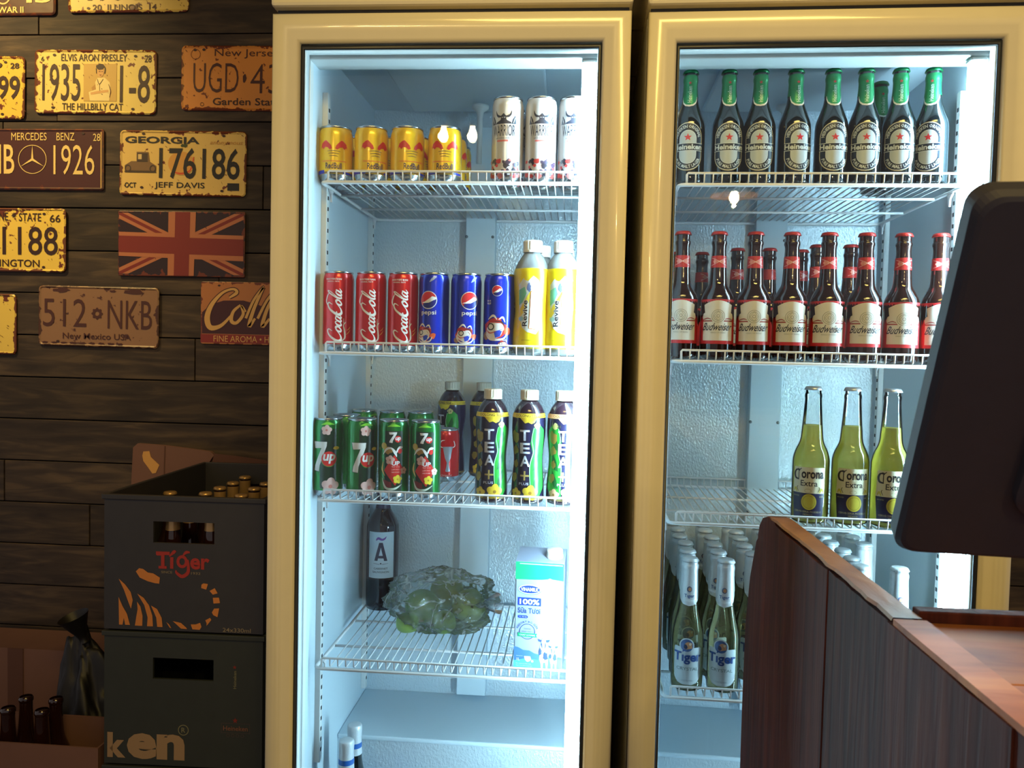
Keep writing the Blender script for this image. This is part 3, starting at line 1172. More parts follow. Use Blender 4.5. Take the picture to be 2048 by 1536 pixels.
def make_shelf_proto(back_lip):
    t = bpy.data.objects.new('wire_shelf', None)
    t.empty_display_size = 0.02
    COL.objects.link(t)
    r = 0.0034
    c = 0.012
    loop = []
    for cx, cy_, a0 in ((SX1 - c, SYB - c, 0), (SX0 + c, SYB - c, pi / 2), (SX0 + c, SYF + c, pi), (SX1 - c, SYF + c, 1.5 * pi)):
        for k in range(5):
            a = a0 + pi / 2 * k / 4
            loop.append((cx + c * cos(a), cy_ + c * sin(a), 0))
    f = MB().tube(loop, r, M_WIRE, 8, True)
    f.obj('frame', t)
    for y in (SYF + 0.12, SYF + 0.27):
        MB().tube([(SX0, y, -0.001), (SX1, y, -0.001)], 0.0026, M_WIRE, 6).obj('cross_bar', t)
    lip = MB()
    xl, xr = SX0 + 0.013, SX1 - 0.013
    lip.tube([(xl, SYF, 0), (xl, SYF, 0.018), (xl + 0.002, SYF, 0.0205), (xr - 0.002, SYF, 0.0205), (xr, SYF, 0.018), (xr, SYF, 0)], 0.0022, M_WIRE, 6)
    lip.obj('lip_rail', t)
    if back_lip:
        lip = MB()
        lip.tube([(xl, SYB - 0.002, 0), (xl, SYB - 0.002, 0.018), (xl + 0.002, SYB - 0.002, 0.0205), (xr - 0.002, SYB - 0.002, 0.0205), (xr, SYB - 0.002, 0.018), (xr, SYB - 0.002, 0)], 0.0022, M_WIRE, 6)
        lip.obj('lip_rail', t)
    n = 29
    wm = MB()
    pts = [(0, SYB - 0.001, 0.0032), (0, SYF + 0.006, 0.0032), (0, SYF + 0.001, 0.006), (0, SYF - 0.0005, 0.0195)]
    if back_lip:
        pts = [(0, SYB - 0.001, 0.0195), (0, SYB - 0.002, 0.006)] + [(0, SYB - 0.007, 0.0032)] + pts[1:]
    wm.tube(pts, 0.0014, M_WIRE, 5)
    me = wm.mesh('wire')
    for k in range(n):
        obj('wire', me, t, (xl + 0.0155 + (xr - xl - 0.031) * k / (n - 1), 0, 0))
    # hooks into the standards
    hk = MB()
    hk.add([(x, y, z_) for x in (-0.0015, 0.0015) for y, z_ in ((-0.012, -0.0045), (0.012, -0.0045), (0.006, -0.010), (0.0035, -0.026), (-0.0005, -0.026), (-0.002, -0.012))],
           [(0, 1, 2, 3, 4, 5), (11, 10, 9, 8, 7, 6)] + [(i, i + 6, (i + 1) % 6 + 6, (i + 1) % 6) for i in range(6)], M_WIRE)
    hm = hk.mesh('shelf_hook')
    for x in (SX0 + 0.0015, SX1 - 0.0015):
        for y in (0.135, 0.479 - 0.012):
            obj('shelf_hook', hm, t, (x, y, 0))
    return t


PROTO = make_shelf_proto(False)
PROTO_L = make_shelf_proto(True)
ZS = {1: [1.790, 1.4765, 1.2015, 0.8825], 2: [1.791, 1.4765, 1.1835, 0.8625]}
names = {1: ['gold and silver cans', 'red and blue cola cans', 'green cans and dark tea bottles', 'wine bottle, bag and milk carton'],
         2: ['green necked beer bottles', 'brown beer bottles with red caps', 'three pale yellow beer bottles', 'silver necked clear bottles']}
used = {False: True, True: True}
for fr in (1, 2):
    for i, zz in enumerate(ZS[fr]):
        lipb = (fr == 2 and i == 2)
        src = PROTO_L if lipb else PROTO
        if used[lipb]:
            s, used[lipb] = src, False
        else:
            s = copy_tree(src, (0, 0, 0), 0)
        s.location = l2w((0, 0, zz), fr)
        s.rotation_euler = (0, 0, FR[fr][1])
        tag(s, 'white wire shelf carrying ' + names[fr][i], 'shelf', 'white wire fridge shelves')
TOP = 0.0048     # wire surface above the shelf's rod centre

# ------------------------------------------------------------------ drinks: bodies
M_ALU = mat('brushed_aluminium', srgb(205, 208, 212), 0.22, 1.0, noise=0.03)
M_SILVER = mat('silver_can_enamel', srgb(222, 222, 228), 0.26, 0.3)
M_RED = mat('cola_red', srgb(200, 22, 22), 0.22, 0.25, coat=0.3)
M_BLUE = mat('cola_blue', srgb(20, 48, 190), 0.22, 0.3, coat=0.3)
M_GREEN = mat('soda_green', srgb(16, 120, 46), 0.22, 0.35, coat=0.3)
M_GOLD = mat('energy_gold', srgb(244, 196, 30), 0.24, 0.2, coat=0.2)
M_GOLD_PLAIN = mat('plain_gold_neck', srgb(222, 168, 40), 0.24, 0.5)

WHT = ink(236, 236, 236, 0.3)
INK = ink(24, 24, 28, 0.35)


def can_body(R_, H, m, m_low=None):
    """aluminium can: base, wall, neck, rim and recessed lid"""
    pr = [(R_ * 0.72, 0.0), (R_ * 0.80, 0.001), (R_ * 0.90, 0.006), (R_, 0.012)]
    pw = [(R_, 0.012), (R_, H * 0.5), (R_, H - 0.017), (R_ * 0.985, H - 0.0125), (R_ * 0.93, H - 0.006), (R_ * 0.90, H - 0.004)]
    return pr, pw


def can_proto(name, R_, H, m, draw, base=M_ALU):
    t = bpy.data.objects.new(name, None)
    t.empty_display_size = 0.02
    COL.objects.link(t)
    pr, pw = can_body(R_, H, m)
    b = MB()
    b.lathe(pr, base, 32, cap1=False)
    b.lathe(pw, m, 32, cap0=False, cap1=False)
    b.obj('body', t)
    rr = R_ * 0.90
    l = MB().lathe([(rr, H - 0.0042), (rr + 0.0012, H - 0.003), (rr + 0.0012, H - 0.0005), (rr, H), (rr - 0.0015, H - 0.0005), (rr - 0.0025, H - 0.006), (0.001, H - 0.006)], M_ALU, 32, cap0=False)
    lid = l.obj('lid', t)
    tabm = MB()
    tabm.box((-0.007, -0.004, H - 0.0058), (0.007, 0.013, H - 0.0045), M_ALU, 0.0004)
    tabm.obj('pull_tab', lid)
    cv = Canvas()
    draw(cv)
    cv.wrap(prof_fn(pw)).obj('label_print', t)
    return t


def face(x, y, off=0.0, fr=1):
    """rotation that turns the print's middle to the camera, plus an offset in degrees"""
    p = l2w((x, y, 0), fr)
    return atan2(CAM.x - p.x, -(CAM.y - p.y)) + radians(off) - (0 if fr else 0)


# script lettering drawn stroke by stroke, 0..116 long, reading along x
def cola_script(m):
    c = Canvas()
    S = lambda *p: c.stroke(p, 3, m, 2, 5)
    for dx in (0, 57):
        S((20 + dx, 19, 1.2), (22 + dx, 26, 2.6), (17 + dx, 29, 3), (9 + dx, 25, 4.2), (3 + dx, 14, 5.5), (3 + dx, 5, 5.2), (9 + dx, 0.5, 4), (17 + dx, 3, 2.2), (22 + dx, 8, 1.2))
        S((28 + dx, 12, 2), (24 + dx, 8, 4), (24 + dx, 3, 4), (28 + dx, 1, 2.6), (33 + dx, 6, 3.4), (32 + dx, 11, 3), (28 + dx, 12, 2), (31 + dx, 9, 1), (36 + dx, 10, 1))
    S((44, 10, 2.2), (41, 12.5, 2), (37, 9, 3.8), (36.5, 3.5, 4), (40, 1, 2.6), (46, 5, 1.2))
    S((53, 11, 1.6), (49, 12, 2.4), (45.5, 7, 4), (46, 2, 3.6), (50, 2, 2), (55, 12, 2.6), (53, 4, 3.8), (55, 1, 2.4), (59, 4, 1.2))
    S((60, 9.5, 2.2), (65, 10.5, 2.2))
    S((93, 4, 1.2), (99, 14, 1.6), (104, 25, 2), (103, 29, 2.2), (99, 24, 3.4), (95, 10, 4), (96, 2, 3.4), (99, 1.5, 1.6), (102, 4, 1.2))
    S((109, 11, 1.6), (105, 12, 2.4), (101.5, 7, 4), (102, 2, 3.6), (106, 2, 2), (111, 12, 2.6), (109, 4, 3.8), (111, 1, 2.4), (116, 5, 1.0))
    S((5, -1, 1.2), (14, -6.5, 3), (28, -6, 3.2), (40, -4, 2.2), (48, -8, 1.5), (44, -4.5, 1.5), (55, -4, 0.8))
    S((70, 27, 1.2), (78, 33, 2.6), (90, 31, 2.4), (99, 27, 1.2))
    c.map(lambda x, y: (x + 0.32 * y, y))
    return c


def d_cola(c):
    s = cola_script(WHT)
    s.map(lambda x, y: (-(y - 12) * 0.92 + 0, 14 + x * 0.86))
    c.merge(s)
    c.text('NGUYEN BAN', -20, 131, 10, 134.5, WHT, 2, 0.02, res=1)
    c.text('ORIGINAL TASTE', -18, 127, 6, 129.5, WHT, 2, 0.01, res=1)
    c.stroke([(20, 30, 0.6), (25, 34, 1.6), (29, 39, 0.6)], 1, ink(224, 170, 60), 1)
    c.stroke([(21, 38, 0.6), (26, 41, 1.4), (29, 45, 0.6)], 1, ink(224, 170, 60), 1)


PRED, PBLUE = ink(206, 40, 44, 0.3), ink(16, 30, 120, 0.3)


def globe(c, x, y, r):
    c.disc(x, y, r, WHT, 1)
    c.disc(x, y, r * 0.92, PBLUE, 2)
    pts = []
    for k in range(17):
        a = radians(20) + k * radians(200) / 16
        pts.append((x + r * 0.92 * cos(a), y + r * 0.92 * sin(a)))
    c.poly(pts + [(x - r * .45, y - r * 0.22), (x - r * 0.0, y + r * 0.02), (x + r * .4, y + r * .36)], PRED, 3)
    w = [(x + r * 0.87, y + r * 0.31), (x + r * .45, y + r * .42), (x, y + r * 0.08), (x - r * .45, y - r * 0.2), (x - r * .86, y - r * .31),
         (x - r * .45, y - r * .34), (x + r * 0.1, y - r * 0.30), (x + r * .55, y - r * 0.05), (x + r * 0.9, y + r * 0.1)]
    c.poly(w, WHT, 4)


def lion(c, x, y, s):
    """red and white festive swirl pattern"""
    cr, rd, or_ = ink(230, 226, 224, 0.3), ink(190, 50, 40, 0.3), ink(226, 96, 40, 0.3)
    c.blob(x, y, 15 * s, rd, 1, 0.4, 16, 13 * s, 3)
    c.blob(x - 2 * s, y - 2 * s, 12 * s, cr, 2, 0.3, 16, 10 * s, 4)
    c.poly([(x - 2 * s, y - 3 * s), (x + 9 * s, y), (x + 6 * s, y - 9 * s), (x, y - 11 * s)], ink(40, 70, 190, 0.3), 3)
    c.ring(x - 6 * s, y + 3 * s, 4.6 * s, 1.4 * s, INK, 4, n=14)
    c.stroke([(x + 1 * s, y + 7 * s, 1), (x + 7 * s, y + 6 * s, 2.4 * s), (x + 10 * s, y, 2 * s), (x + 6 * s, y - 2 * s, 1)], 2, cr, 4)
    c.stroke([(x - 1 * s, y + 10 * s, .6), (x + 8 * s, y + 9 * s, 1.4 * s), (x + 12 * s, y + 3 * s, .6)], 1, INK, 5)
    c.stroke([(x - 12 * s, y - 1 * s, .6), (x - 7 * s, y - 5 * s, 1.2 * s), (x + 1 * s, y - 3 * s, .6)], 1, rd, 5)
    c.stroke([(x - 10 * s, y + 12 * s, 1), (x - 3 * s, y + 17 * s, 3 * s), (x + 2 * s, y + 12 * s, 1)], 2, cr, 3)
    c.stroke([(x + 4 * s, y + 12 * s, 1), (x + 9 * s, y + 15 * s, 2.5 * s), (x + 12 * s, y + 9 * s, 1)], 2, cr, 3)
    c.stroke([(x - 14 * s, y - 6 * s, 1), (x - 6 * s, y - 13 * s, 2.5 * s), (x + 10 * s, y - 12 * s, 2.5 * s), (x + 15 * s, y - 4 * s, 1)], 2, cr, 3)
    c.blob(x + 16 * s, y - 3 * s, 5 * s, or_, 1, 0.4, 10)
    c.blob(x - 15 * s, y - 9 * s, 5 * s, ink(160, 120, 90, 0.3), 1, 0.4, 10)


def d_blue_big(c):
    globe(c, 0, 97, 16.5)
    c.text('pepsi', -14, 68, 15, 78, WHT, 2, 0.01)
    lion(c, -8, 34, 1.1)
    c.stroke([(2, 130, 1), (8, 136, 5), (14, 141, 2)], 3, ink(150, 160, 190), 1)


def d_blue_small(c):
    globe(c, 0, 116, 10)
    c.text('VUI', -20, 96, -12, 99, WHT, 2, 0.01, res=1)
    c.text('TET', -20, 91, -11, 94, WHT, 2, 0.01, res=1)
    lion(c, -2, 46, 1.45)
    lion(c, 12, 18, 0.6)


DKG = ink(14, 44, 24, 0.3)
PNK = ink(226, 186, 180, 0.4)
SRED = ink(206, 42, 36, 0.3)
YEL = ink(232, 206, 60, 0.35)


def seven(c, x, y, w, h):
    pts = [(0, 1), (1, 1), (0.98, .86), (0.72, .5), (0.5, .2), (0.46, 0), (0.06, 0.03), (0.12, .2), (0.42, .55), (0.62, .79), (0.1, .77), (0.06, .83)]
    c.poly([(x - 1 + p[0] * w * 1.0 + (p[0] - .5) * 2.2 + 0.8, y - 1 + p[1] * (h + 1.5)) for p in pts], INK, 2)
    c.poly([(x + p[0] * w, y + p[1] * h) for p in pts], WHT, 3)


def d_seven_big(c):
    c.poly([(-14, 16), (17, 16), (17, 128), (-14, 128)], DKG, 1)
    seven(c, -28, 48, 27, 56)
    c.disc(3, 71, 14.5, ink(90, 160, 60), 2, ry=14.5)
    c.disc(3, 72, 14, SRED, 4)
    c.text('up', -8, 63, 14, 81, WHT, 5, 0.03, 0.15)
    c.flower(-2, 126, 10, PNK, ink(200, 120, 110), 3)
    c.flower(6, 20, 17, PNK, ink(200, 120, 110), 3)
    c.blob(16, 92, 6, YEL, 3, 0.5, 9, ry=3.5)
    c.stroke([(-12, 136, 1), (0, 138.5, 5), (12, 136.5, 1)], 4, ink(120, 200, 50), 1)


def d_seven_small(c):
    c.poly([(-17, 14), (17, 14), (17, 128), (-17, 128)], DKG, 1)
    seven(c, -9, 106, 15, 20)
    c.disc(8, 113, 6.2, SRED, 4)
    c.text('up', 3, 109, 13, 116.5, WHT, 5, 0.03, 0.15, res=2)
    c.poly([(2, 84), (20, 56), (4, 26), (-18, 54)], SRED, 2)
    c.flower(-6, 74, 9, PNK, ink(200, 120, 110), 3)
    c.text('UP', -3, 64, 12, 72, WHT, 4, 0.03)
    for k in range(3):
        c.text(('TET VUI', 'LAM MOI', 'HAN HOAN')[k], -3, 60 - k * 5, 11, 62.6 - k * 5, ink(240, 200, 190), 4, 0.0, res=1)
    c.blob(-10, 92, 9, ink(170, 130, 60), 2, 0.4, 12, ry=7)
    c.stroke([(-20, 84, 1), (-13, 94, 4), (-4, 96, 3), (3, 88, 5), (6, 80, 1)], 3, WHT, 3)
    c.stroke([(4, 86, 1), (11, 96, 6), (17, 98, 2)], 3, WHT, 3)
    c.blob(12, 91, 4, SRED, 4, 0.3, 8, ry=5)
    c.stroke([(-20, 70, 1), (-22, 56, 4), (-16, 44, 1)], 3, ink(214, 190, 110), 3)
    c.flower(8, 38, 8.5, YEL, ink(190, 150, 40), 4)
    c.flower(20, 54, 7, PNK, ink(200, 120, 110), 3)
    c.blob(-12, 28, 9, ink(120, 34, 34), 3, 0.5, 12, ry=8)
    c.stroke([(-22, 40, 1), (-14, 22, 4), (2, 20, 4), (16, 28, 1)], 3, ink(200, 214, 200), 3)
    c.disc(-19, 100, 6, ink(186, 160, 60), 2)
    c.stroke([(-12, 136, 1), (0, 138.5, 5), (12, 136.5, 1)], 4, ink(120, 200, 50), 1)


def d_warrior(c):
    g = ink(46, 46, 58, 0.35)
    c.poly([(-15, 104), (15, 104), (14, 107), (7, 110), (4, 113), (0, 117), (-4, 113), (-7, 110), (-14, 107)], g, 1)
    for s in (-1, 1):
        c.stroke([(s * 4, 117, 2), (s * 9, 117.5, 4), (s * 13, 121, 3), (s * 15, 128, 0.5)], 3, g, 2)
        c.poly([(s * 15, 104), (s * 25, 104), (s * 22, 120), (s * 17, 112)], g, 1)
        c.stroke([(s * 18, 105, 1), (s * 20, 110, 1.4), (s * 21, 115, .6)], 1, ink(200, 202, 208), 3)
    c.poly([(-5, 110), (5, 110), (5, 118), (0, 123), (-5, 118)], g, 1)
    c.rect(-3.4, 114.5, -0.8, 115.6, ink(200, 202, 208), 3)
    c.rect(0.8, 114.5, 3.4, 115.6, ink(200, 202, 208), 3)
    c.text('WARRIOR', -22, 82, 22, 102, g, 2, 0.0)
    c.text('HUONG DAU', -14, 77, 14, 79.5, g, 2, 0.0, res=1)
    c.rect(-12, 72, 9, 75, ink(214, 110, 104), 1)
    rnd = random.Random(4)
    cols = [ink(196, 60, 56), ink(60, 46, 70), ink(214, 120, 116), ink(40, 34, 48)]
    for k in range(34):
        x = rnd.uniform(-34, 30)
        y = 10 + rnd.random() ** 1.5 * (30 if x > -20 else 55)
        c.blob(x, y, rnd.uniform(2.5, 6), cols[k % 4], 1 + k % 3, 0.8, 8, seed=k)


def d_energy(c):
    rd, gr = ink(206, 52, 30, 0.3), ink(120, 90, 40, 0.3)
    for s in (-1, 1):
        c.poly([(s * 3, 58), (s * 5, 64), (s * 9, 68), (s * 14, 73), (s * 18, 72), (s * 24, 67), (s * 27, 57), (s * 24, 61), (s * 20, 57), (s * 16, 61), (s * 11, 60), (s * 7, 56)], rd, 2)
    for k_ in range(3):
        c.stroke([(-12 + 2 * k_, 53 - 4.5 * k_, 0.8), (0, 54 - 4.5 * k_, 1.3), (12 - 2 * k_, 53 - 4.5 * k_, 0.8)], 1, gr, 2)
    c.rect(-24, 34.5, 24, 36, ink(220, 120, 40), 1)
    c.text('RedBull', -15, 21, 15, 32, ink(34, 34, 70), 3, 0.01)
    c.rect(-60, 12.5, -18, 19, ink(40, 50, 170), 1)
    c.rect(18, 12.5, 50, 17, ink(40, 50, 170), 1)
    c.rect(-18, 13, 18, 16, gr, 1)


def d_redcup(c):
    g, w = ink(170, 178, 190, 0.25, 0.5), WHT
    c.poly([(10, 24), (15, 22), (20, 24), (18, 34), (17, 42), (21, 52), (24, 68), (26, 76), (4, 76), (6, 66), (9, 52), (13, 42), (12, 34)], g, 2)
    c.stroke([(4, 74, 1), (-2, 78, 2), (1, 88, 1.6), (8, 90, .8)], 2, w, 3)
    c.stroke([(26, 74, 1), (31, 78, 2), (28, 88, 1.6)], 2, w, 3)
    c.text('Original', 0, 12, 24, 17, ink(220, 180, 176), 2, 0.0, 0.3)


HC = 0.148
P_COLA = can_proto('soda_can', 0.0287, HC, M_RED, d_cola)
P_BLUE1 = can_proto('soda_can', 0.0287, HC, M_BLUE, d_blue_big)
P_BLUE2 = can_proto('soda_can', 0.0287, HC, M_BLUE, d_blue_small)
P_SEV1 = can_proto('soda_can', 0.0287, HC, M_GREEN, d_seven_big)
P_SEV2 = can_proto('soda_can', 0.0287, HC, M_GREEN, d_seven_small)
P_WAR = can_proto('energy_drink_can', 0.0290, 0.155, M_SILVER, d_warrior)
P_ENE = can_proto('energy_drink_can', 0.0312, 0.101, M_GOLD, d_energy)
P_CUP = can_proto('soda_can', 0.0310, 0.113, M_RED, d_redcup)
_first = {}


def place(proto, x, y, z, fr, off, label, cat, group):
    """put a proto (first use) or a copy of it at local x, y on a surface z of fridge fr"""
    rz = face(x, y, off, fr)
    if proto.name not in _first:
        _first[proto.name] = 1
        o = proto
        o.location = l2w((x, y, z), fr)
        o.rotation_euler = (0, 0, rz)
    else:
        o = copy_tree(proto, l2w((x, y, z), fr), rz)
    return tag(o, label, cat, group)


def at_row(u, y, fr, v=700):
    return at_y(u, v, y, fr).x


ORD = ['first', 'second', 'third', 'fourth', 'fifth', 'sixth', 'seventh', 'eighth']
z1, z2, z3, z4 = [zz + TOP for zz in ZS[1]]
y0 = 0.115
# shelf 1, fridge 1
for k, u in enumerate((672, 743, 815, 890)):
    place(P_ENE, at_row(u, y0, 1, 300), y0, z1, 1, (-8, 14, 16, 0)[k], ORD[k] + ' gold energy drink can from the left, front row of the top shelf', 'can', 'gold energy drink cans')
for k, u in enumerate((684, 755, 826, 900)):
    x = at_row((672, 743, 815, 890)[k], y0, 1, 300)
    for j in (1, 2):
        place(P_ENE, x, y0 + 0.068 * j, z1, 1, 30 * k, 'gold energy drink can behind the ' + ORD[k] + ' front one, ' + ('middle row' if j == 1 else 'rear row'), 'can', 'gold energy drink cans')
for k, u in enumerate((1015, 1082, 1148)):
    x = at_row(u, y0, 1, 280)
    place(P_WAR, x, y0, z1, 1, (-16, 2, -3)[k], ORD[k] + ' tall silver energy can from the left, front row of the top shelf', 'can', 'tall silver energy drink cans')
    place(P_WAR, x, y0 + 0.066, z1, 1, 40, 'tall silver energy can standing behind the ' + ORD[k] + ' front one', 'can', 'tall silver energy drink cans')
# shelf 2
for k, u in enumerate((677, 742, 806)):
    place(P_COLA, at_row(u, y0, 1, 620), y0, z2, 1, (-10, -6, -4)[k], ('red cola can nearest the side wall', 'red cola can between two other red cola cans', 'red cola can touching the blue cola cans')[k], 'can', 'red cola cans')
for k, u in enumerate((868, 932, 998)):
    place((P_BLUE1, P_BLUE1, P_BLUE2)[k], at_row(u, y0, 1, 620), y0, z2, 1, (-22, 13, -8)[k], ('blue cola can beside the red cola cans, globe turned left', 'blue cola can with centred globe between two blue cans', 'blue cola can with small globe and large festive figure')[k], 'can', 'blue cola cans')
place(P_BLUE1, 0.4161, 0.180, z2, 1, 38, 'blue cola can half hidden behind the yellow drink bottle', 'can', 'blue cola cans')
# shelf 3
for k, u in enumerate((656, 724)):
    place(P_SEV1, at_row(u, y0, 1, 910), y0, z3, 1, (-2, 17)[k], ('green soda can with large 7 beside the side wall', 'green soda can with large 7, second from the side wall')[k], 'can', 'green soda cans')
for k, u in enumerate((788, 851)):
    place(P_SEV2, at_row(u, y0, 1, 910), y0, z3, 1, (-2, -4)[k], ('green soda can with red diamond, between two green cans', 'green soda can with red diamond next to the small red can')[k], 'can', 'green soda cans')
place(P_SEV1, 0.087, 0.197, z3, 1, 90, 'green soda can peeking between the two front cans with large 7', 'can', 'green soda cans')
for k, (x, y) in enumerate(((0.088, 0.328), (0.152, 0.318), (0.2125, 0.322))):
    place(P_SEV1, x, y, z3, 1, 60 * k + 50, ORD[k] + ' green soda can from the left in the rear row', 'can', 'green soda cans')
place(P_CUP, 0.266, 0.328, z3, 1, -16, 'small red can with a silver cup picture behind the green cans', 'can', 'red cola cans')


# ------------------------------------------------------------------ bottles
def new_root(name):
    t = bpy.data.objects.new(name, None)
    t.empty_display_size = 0.02
    COL.objects.link(t)
    return t


def crown_cap(zb, r, m, seg=42, h=0.0065):
    """crimped crown cap sitting over the mouth"""
    v, f = [], []
    rows = [(r * 0.0, zb + h), (r * 0.80, zb + h), (r * 0.94, zb + h * 0.86), (r * 1.0, zb + h * 0.45), (r * 1.08, zb), (r * 0.9, zb)]
    for i, (q, z_) in enumerate(rows):
        for k in range(seg):
            a = 2 * pi * k / seg
            s = 1.0 if i < 3 or i == 5 else 1 + (0.045 if k % 2 else -0.03)
            v.append((q * s * cos(a), q * s * sin(a), z_))
    for i in range(len(rows) - 1):
        for k in range(seg):
            k2 = (k + 1) % seg
            f.append((i * seg + k, (i + 1) * seg + k, (i + 1) * seg + k2, i * seg + k2))
    b = MB()
    b.add(v, f, m, True)
    return b


M_BROWN = mat('brown_bottle_glass', srgb(36, 16, 12), 0.06, coat=0.6)
M_DKGREEN = mat('dark_green_bottle_glass', srgb(10, 20, 24), 0.06, coat=0.6)
M_WINEG = mat('wine_bottle_glass', srgb(22, 12, 20), 0.08, coat=0.4)
M_CLEAR = glass_mat('clear_bottle_glass', (0.98, 0.99, 0.99, 1), 0.03, edge=0.75, edge_col=(0.55, 0.70, 0.74, 1))
M_BEER = glass_mat('pale_lager', (1.0, 0.96, 0.52, 1), 0.1, body=(1.0, 0.90, 0.26, 1), body_fac=0.55, edge=0.5, edge_col=(0.8, 0.68, 0.14, 1), ior=1.05)
M_BEER2 = glass_mat('light_lager', (0.99, 0.97, 0.86, 1), 0.1, body=(0.90, 0.88, 0.62, 1), body_fac=0.22, edge=0.3, edge_col=(0.8, 0.78, 0.58, 1), ior=1.05)
M_CAPRED = mat('red_crown_cap', srgb(176, 40, 34), 0.35, 0.3)
M_CAPGREEN = mat('green_crown_cap', srgb(16, 110, 62), 0.3, 0.4)
M_CAPSILVER = mat('silver_crown_cap', srgb(206, 214, 224), 0.3, 0.7)
M_FOIL_G = mat('green_neck_foil', srgb(20, 128, 74), 0.35, 0.3, bump=0.25, bscale=260)
M_FOIL_S = mat('silver_neck_foil', srgb(222, 228, 234), 0.34, 0.25, bump=0.3, bscale=260)


def cut_prof(P, z0, z1, dr=0.0):
    R = prof_fn(P)
    zs_ = [z0] + [z for r, z in P if z0 < z < z1] + [z1]
    return [(R(z * 1000) / 1000 + dr, z) for z in zs_]


# green bottle ------------------------------------------------------
HG = 0.2035
PG = smooth_prof([(0.020, 0.0), (0.0265, 0.003), (0.0285, 0.010), (0.0285, 0.070), (0.0283, 0.098), (0.0270, 0.112), (0.0215, 0.128), (0.0155, 0.146), (0.0130, 0.165), (0.0122, 0.182), (0.0128, 0.187), (0.0128, 0.192), (0.0120, 0.195), (0.0120, HG - 0.001)], 3)


def d_green_label(c):
    nv, wh, sv, gd = ink(20, 34, 52, 0.3), ink(214, 226, 232, 0.3), ink(190, 204, 214, 0.3), ink(206, 186, 130, 0.3)
    rd = ink(206, 40, 56, 0.3)

    def race(hw, zlo, zhi, m, l):
        r = hw
        pts = [(hw * cos(a), zhi - r + r * sin(a)) for a in [pi * k / 14 for k in range(15)]] + [(hw * cos(a), zlo + r + r * sin(a)) for a in [pi + pi * k / 14 for k in range(15)]]
        c.poly(pts, m, l)
    race(27, 22, 108, gd, 1)
    race(26.2, 22.8, 107.2, wh, 2)
    race(25.2, 23.8, 106.2, nv, 3)
    race(15.2, 34, 94, wh, 4)
    race(14.2, 35, 93, sv, 5)
    c.star(0, 81, 7, rd, 6)
    c.poly([(-26.5, 58), (26.5, 58), (26.5, 70), (-26.5, 70)], nv, 6)
    c.rect(-26.5, 57, 26.5, 58, wh, 6)
    c.rect(-26.5, 70, 26.5, 71, wh, 6)
    c.text('Heineken', -25.5, 59.4, 25.5, 68.8, wh, 7, 0.03)
    c.text('HEINEKEN ORIGINAL', 0, 0, 1, 1, wh, 7, 0.02, arc=(0, 80, 17.3, pi * 0.98, pi * 0.02, 6), res=1)
    c.text('PURE MALT LAGER', 0, 0, 1, 1, wh, 7, 0.02, arc=(0, 49, 23, pi * 1.08, pi * 1.92, 6), res=1)


P_GREEN = new_root('beer_bottle')
MB().lathe(PG, M_DKGREEN, 32).obj('bottle_glass', P_GREEN)
foil = MB().lathe(cut_prof(PG, 0.158, 0.1965, 0.0005), M_FOIL_G, 28, cap0=False, cap1=False).obj('neck_foil', P_GREEN)
c = Canvas()
R_ = prof_fn(PG)
tongue = [(-27, 0)] + []
w_ = [(-15, 160), (-14.5, 152), (-12, 145), (-7, 140), (0, 138.4), (7, 140), (12, 145), (14.5, 152), (15, 160)]
g_ = [(-14, 161), (-13, 154), (-10.6, 147.5), (-6, 143), (0, 141.6), (6, 143), (10.6, 147.5), (13, 154), (14, 161)]
c.poly(w_, WHT, 2)
c.poly(g_, M_FOIL_G, 3)
c.text('Heineken', -3.4, 146, 3.4, 176, ink(200, 232, 214, 0.3), 5, 0.01, vert=True, res=2)
c.star(0, 182, 3.2, ink(196, 60, 60), 5)
c.wrap(R_, 3, 4).obj('neck_print', foil)
crown_cap(HG - 0.003, 0.0132, M_CAPGREEN).obj('crown_cap', P_GREEN)
c = Canvas()
d_green_label(c)
c.wrap(R_, 3.2, 8).obj('label_print', P_GREEN)
zg = [zz + TOP for zz in ZS[2]]
gx = [1378, 1455, 1518, 1588, 1662, 1728, 1797, 1862]
for k, u in enumerate(gx):
    place(P_GREEN, at_row(u, 0.115, 2, 280), 0.115, zg[0], 2, (-4, 6, 2, 20, 14, 8, 4, -9)[k], ORD[k] + ' dark green beer bottle from the left, front row, red star on label', 'bottle', 'dark green beer bottles')
place(P_GREEN, 0.4414, 0.186, zg[0], 2, 22, 'dark green beer bottle standing behind the front row, only its neck showing', 'bottle', 'dark green beer bottles')

# brown bottle ------------------------------------------------------
HB = 0.2285
PB = smooth_prof([(0.021, 0.0), (0.0275, 0.003), (0.0298, 0.010), (0.0298, 0.060), (0.0298, 0.096), (0.0285, 0.112), (0.0225, 0.126), (0.0165, 0.138), (0.0148, 0.155), (0.0135, 0.180), (0.0125, 0.198), (0.0128, 0.206), (0.0140, 0.210), (0.0138, 0.214), (0.0126, 0.217), (0.0126, HB - 0.001)], 3)


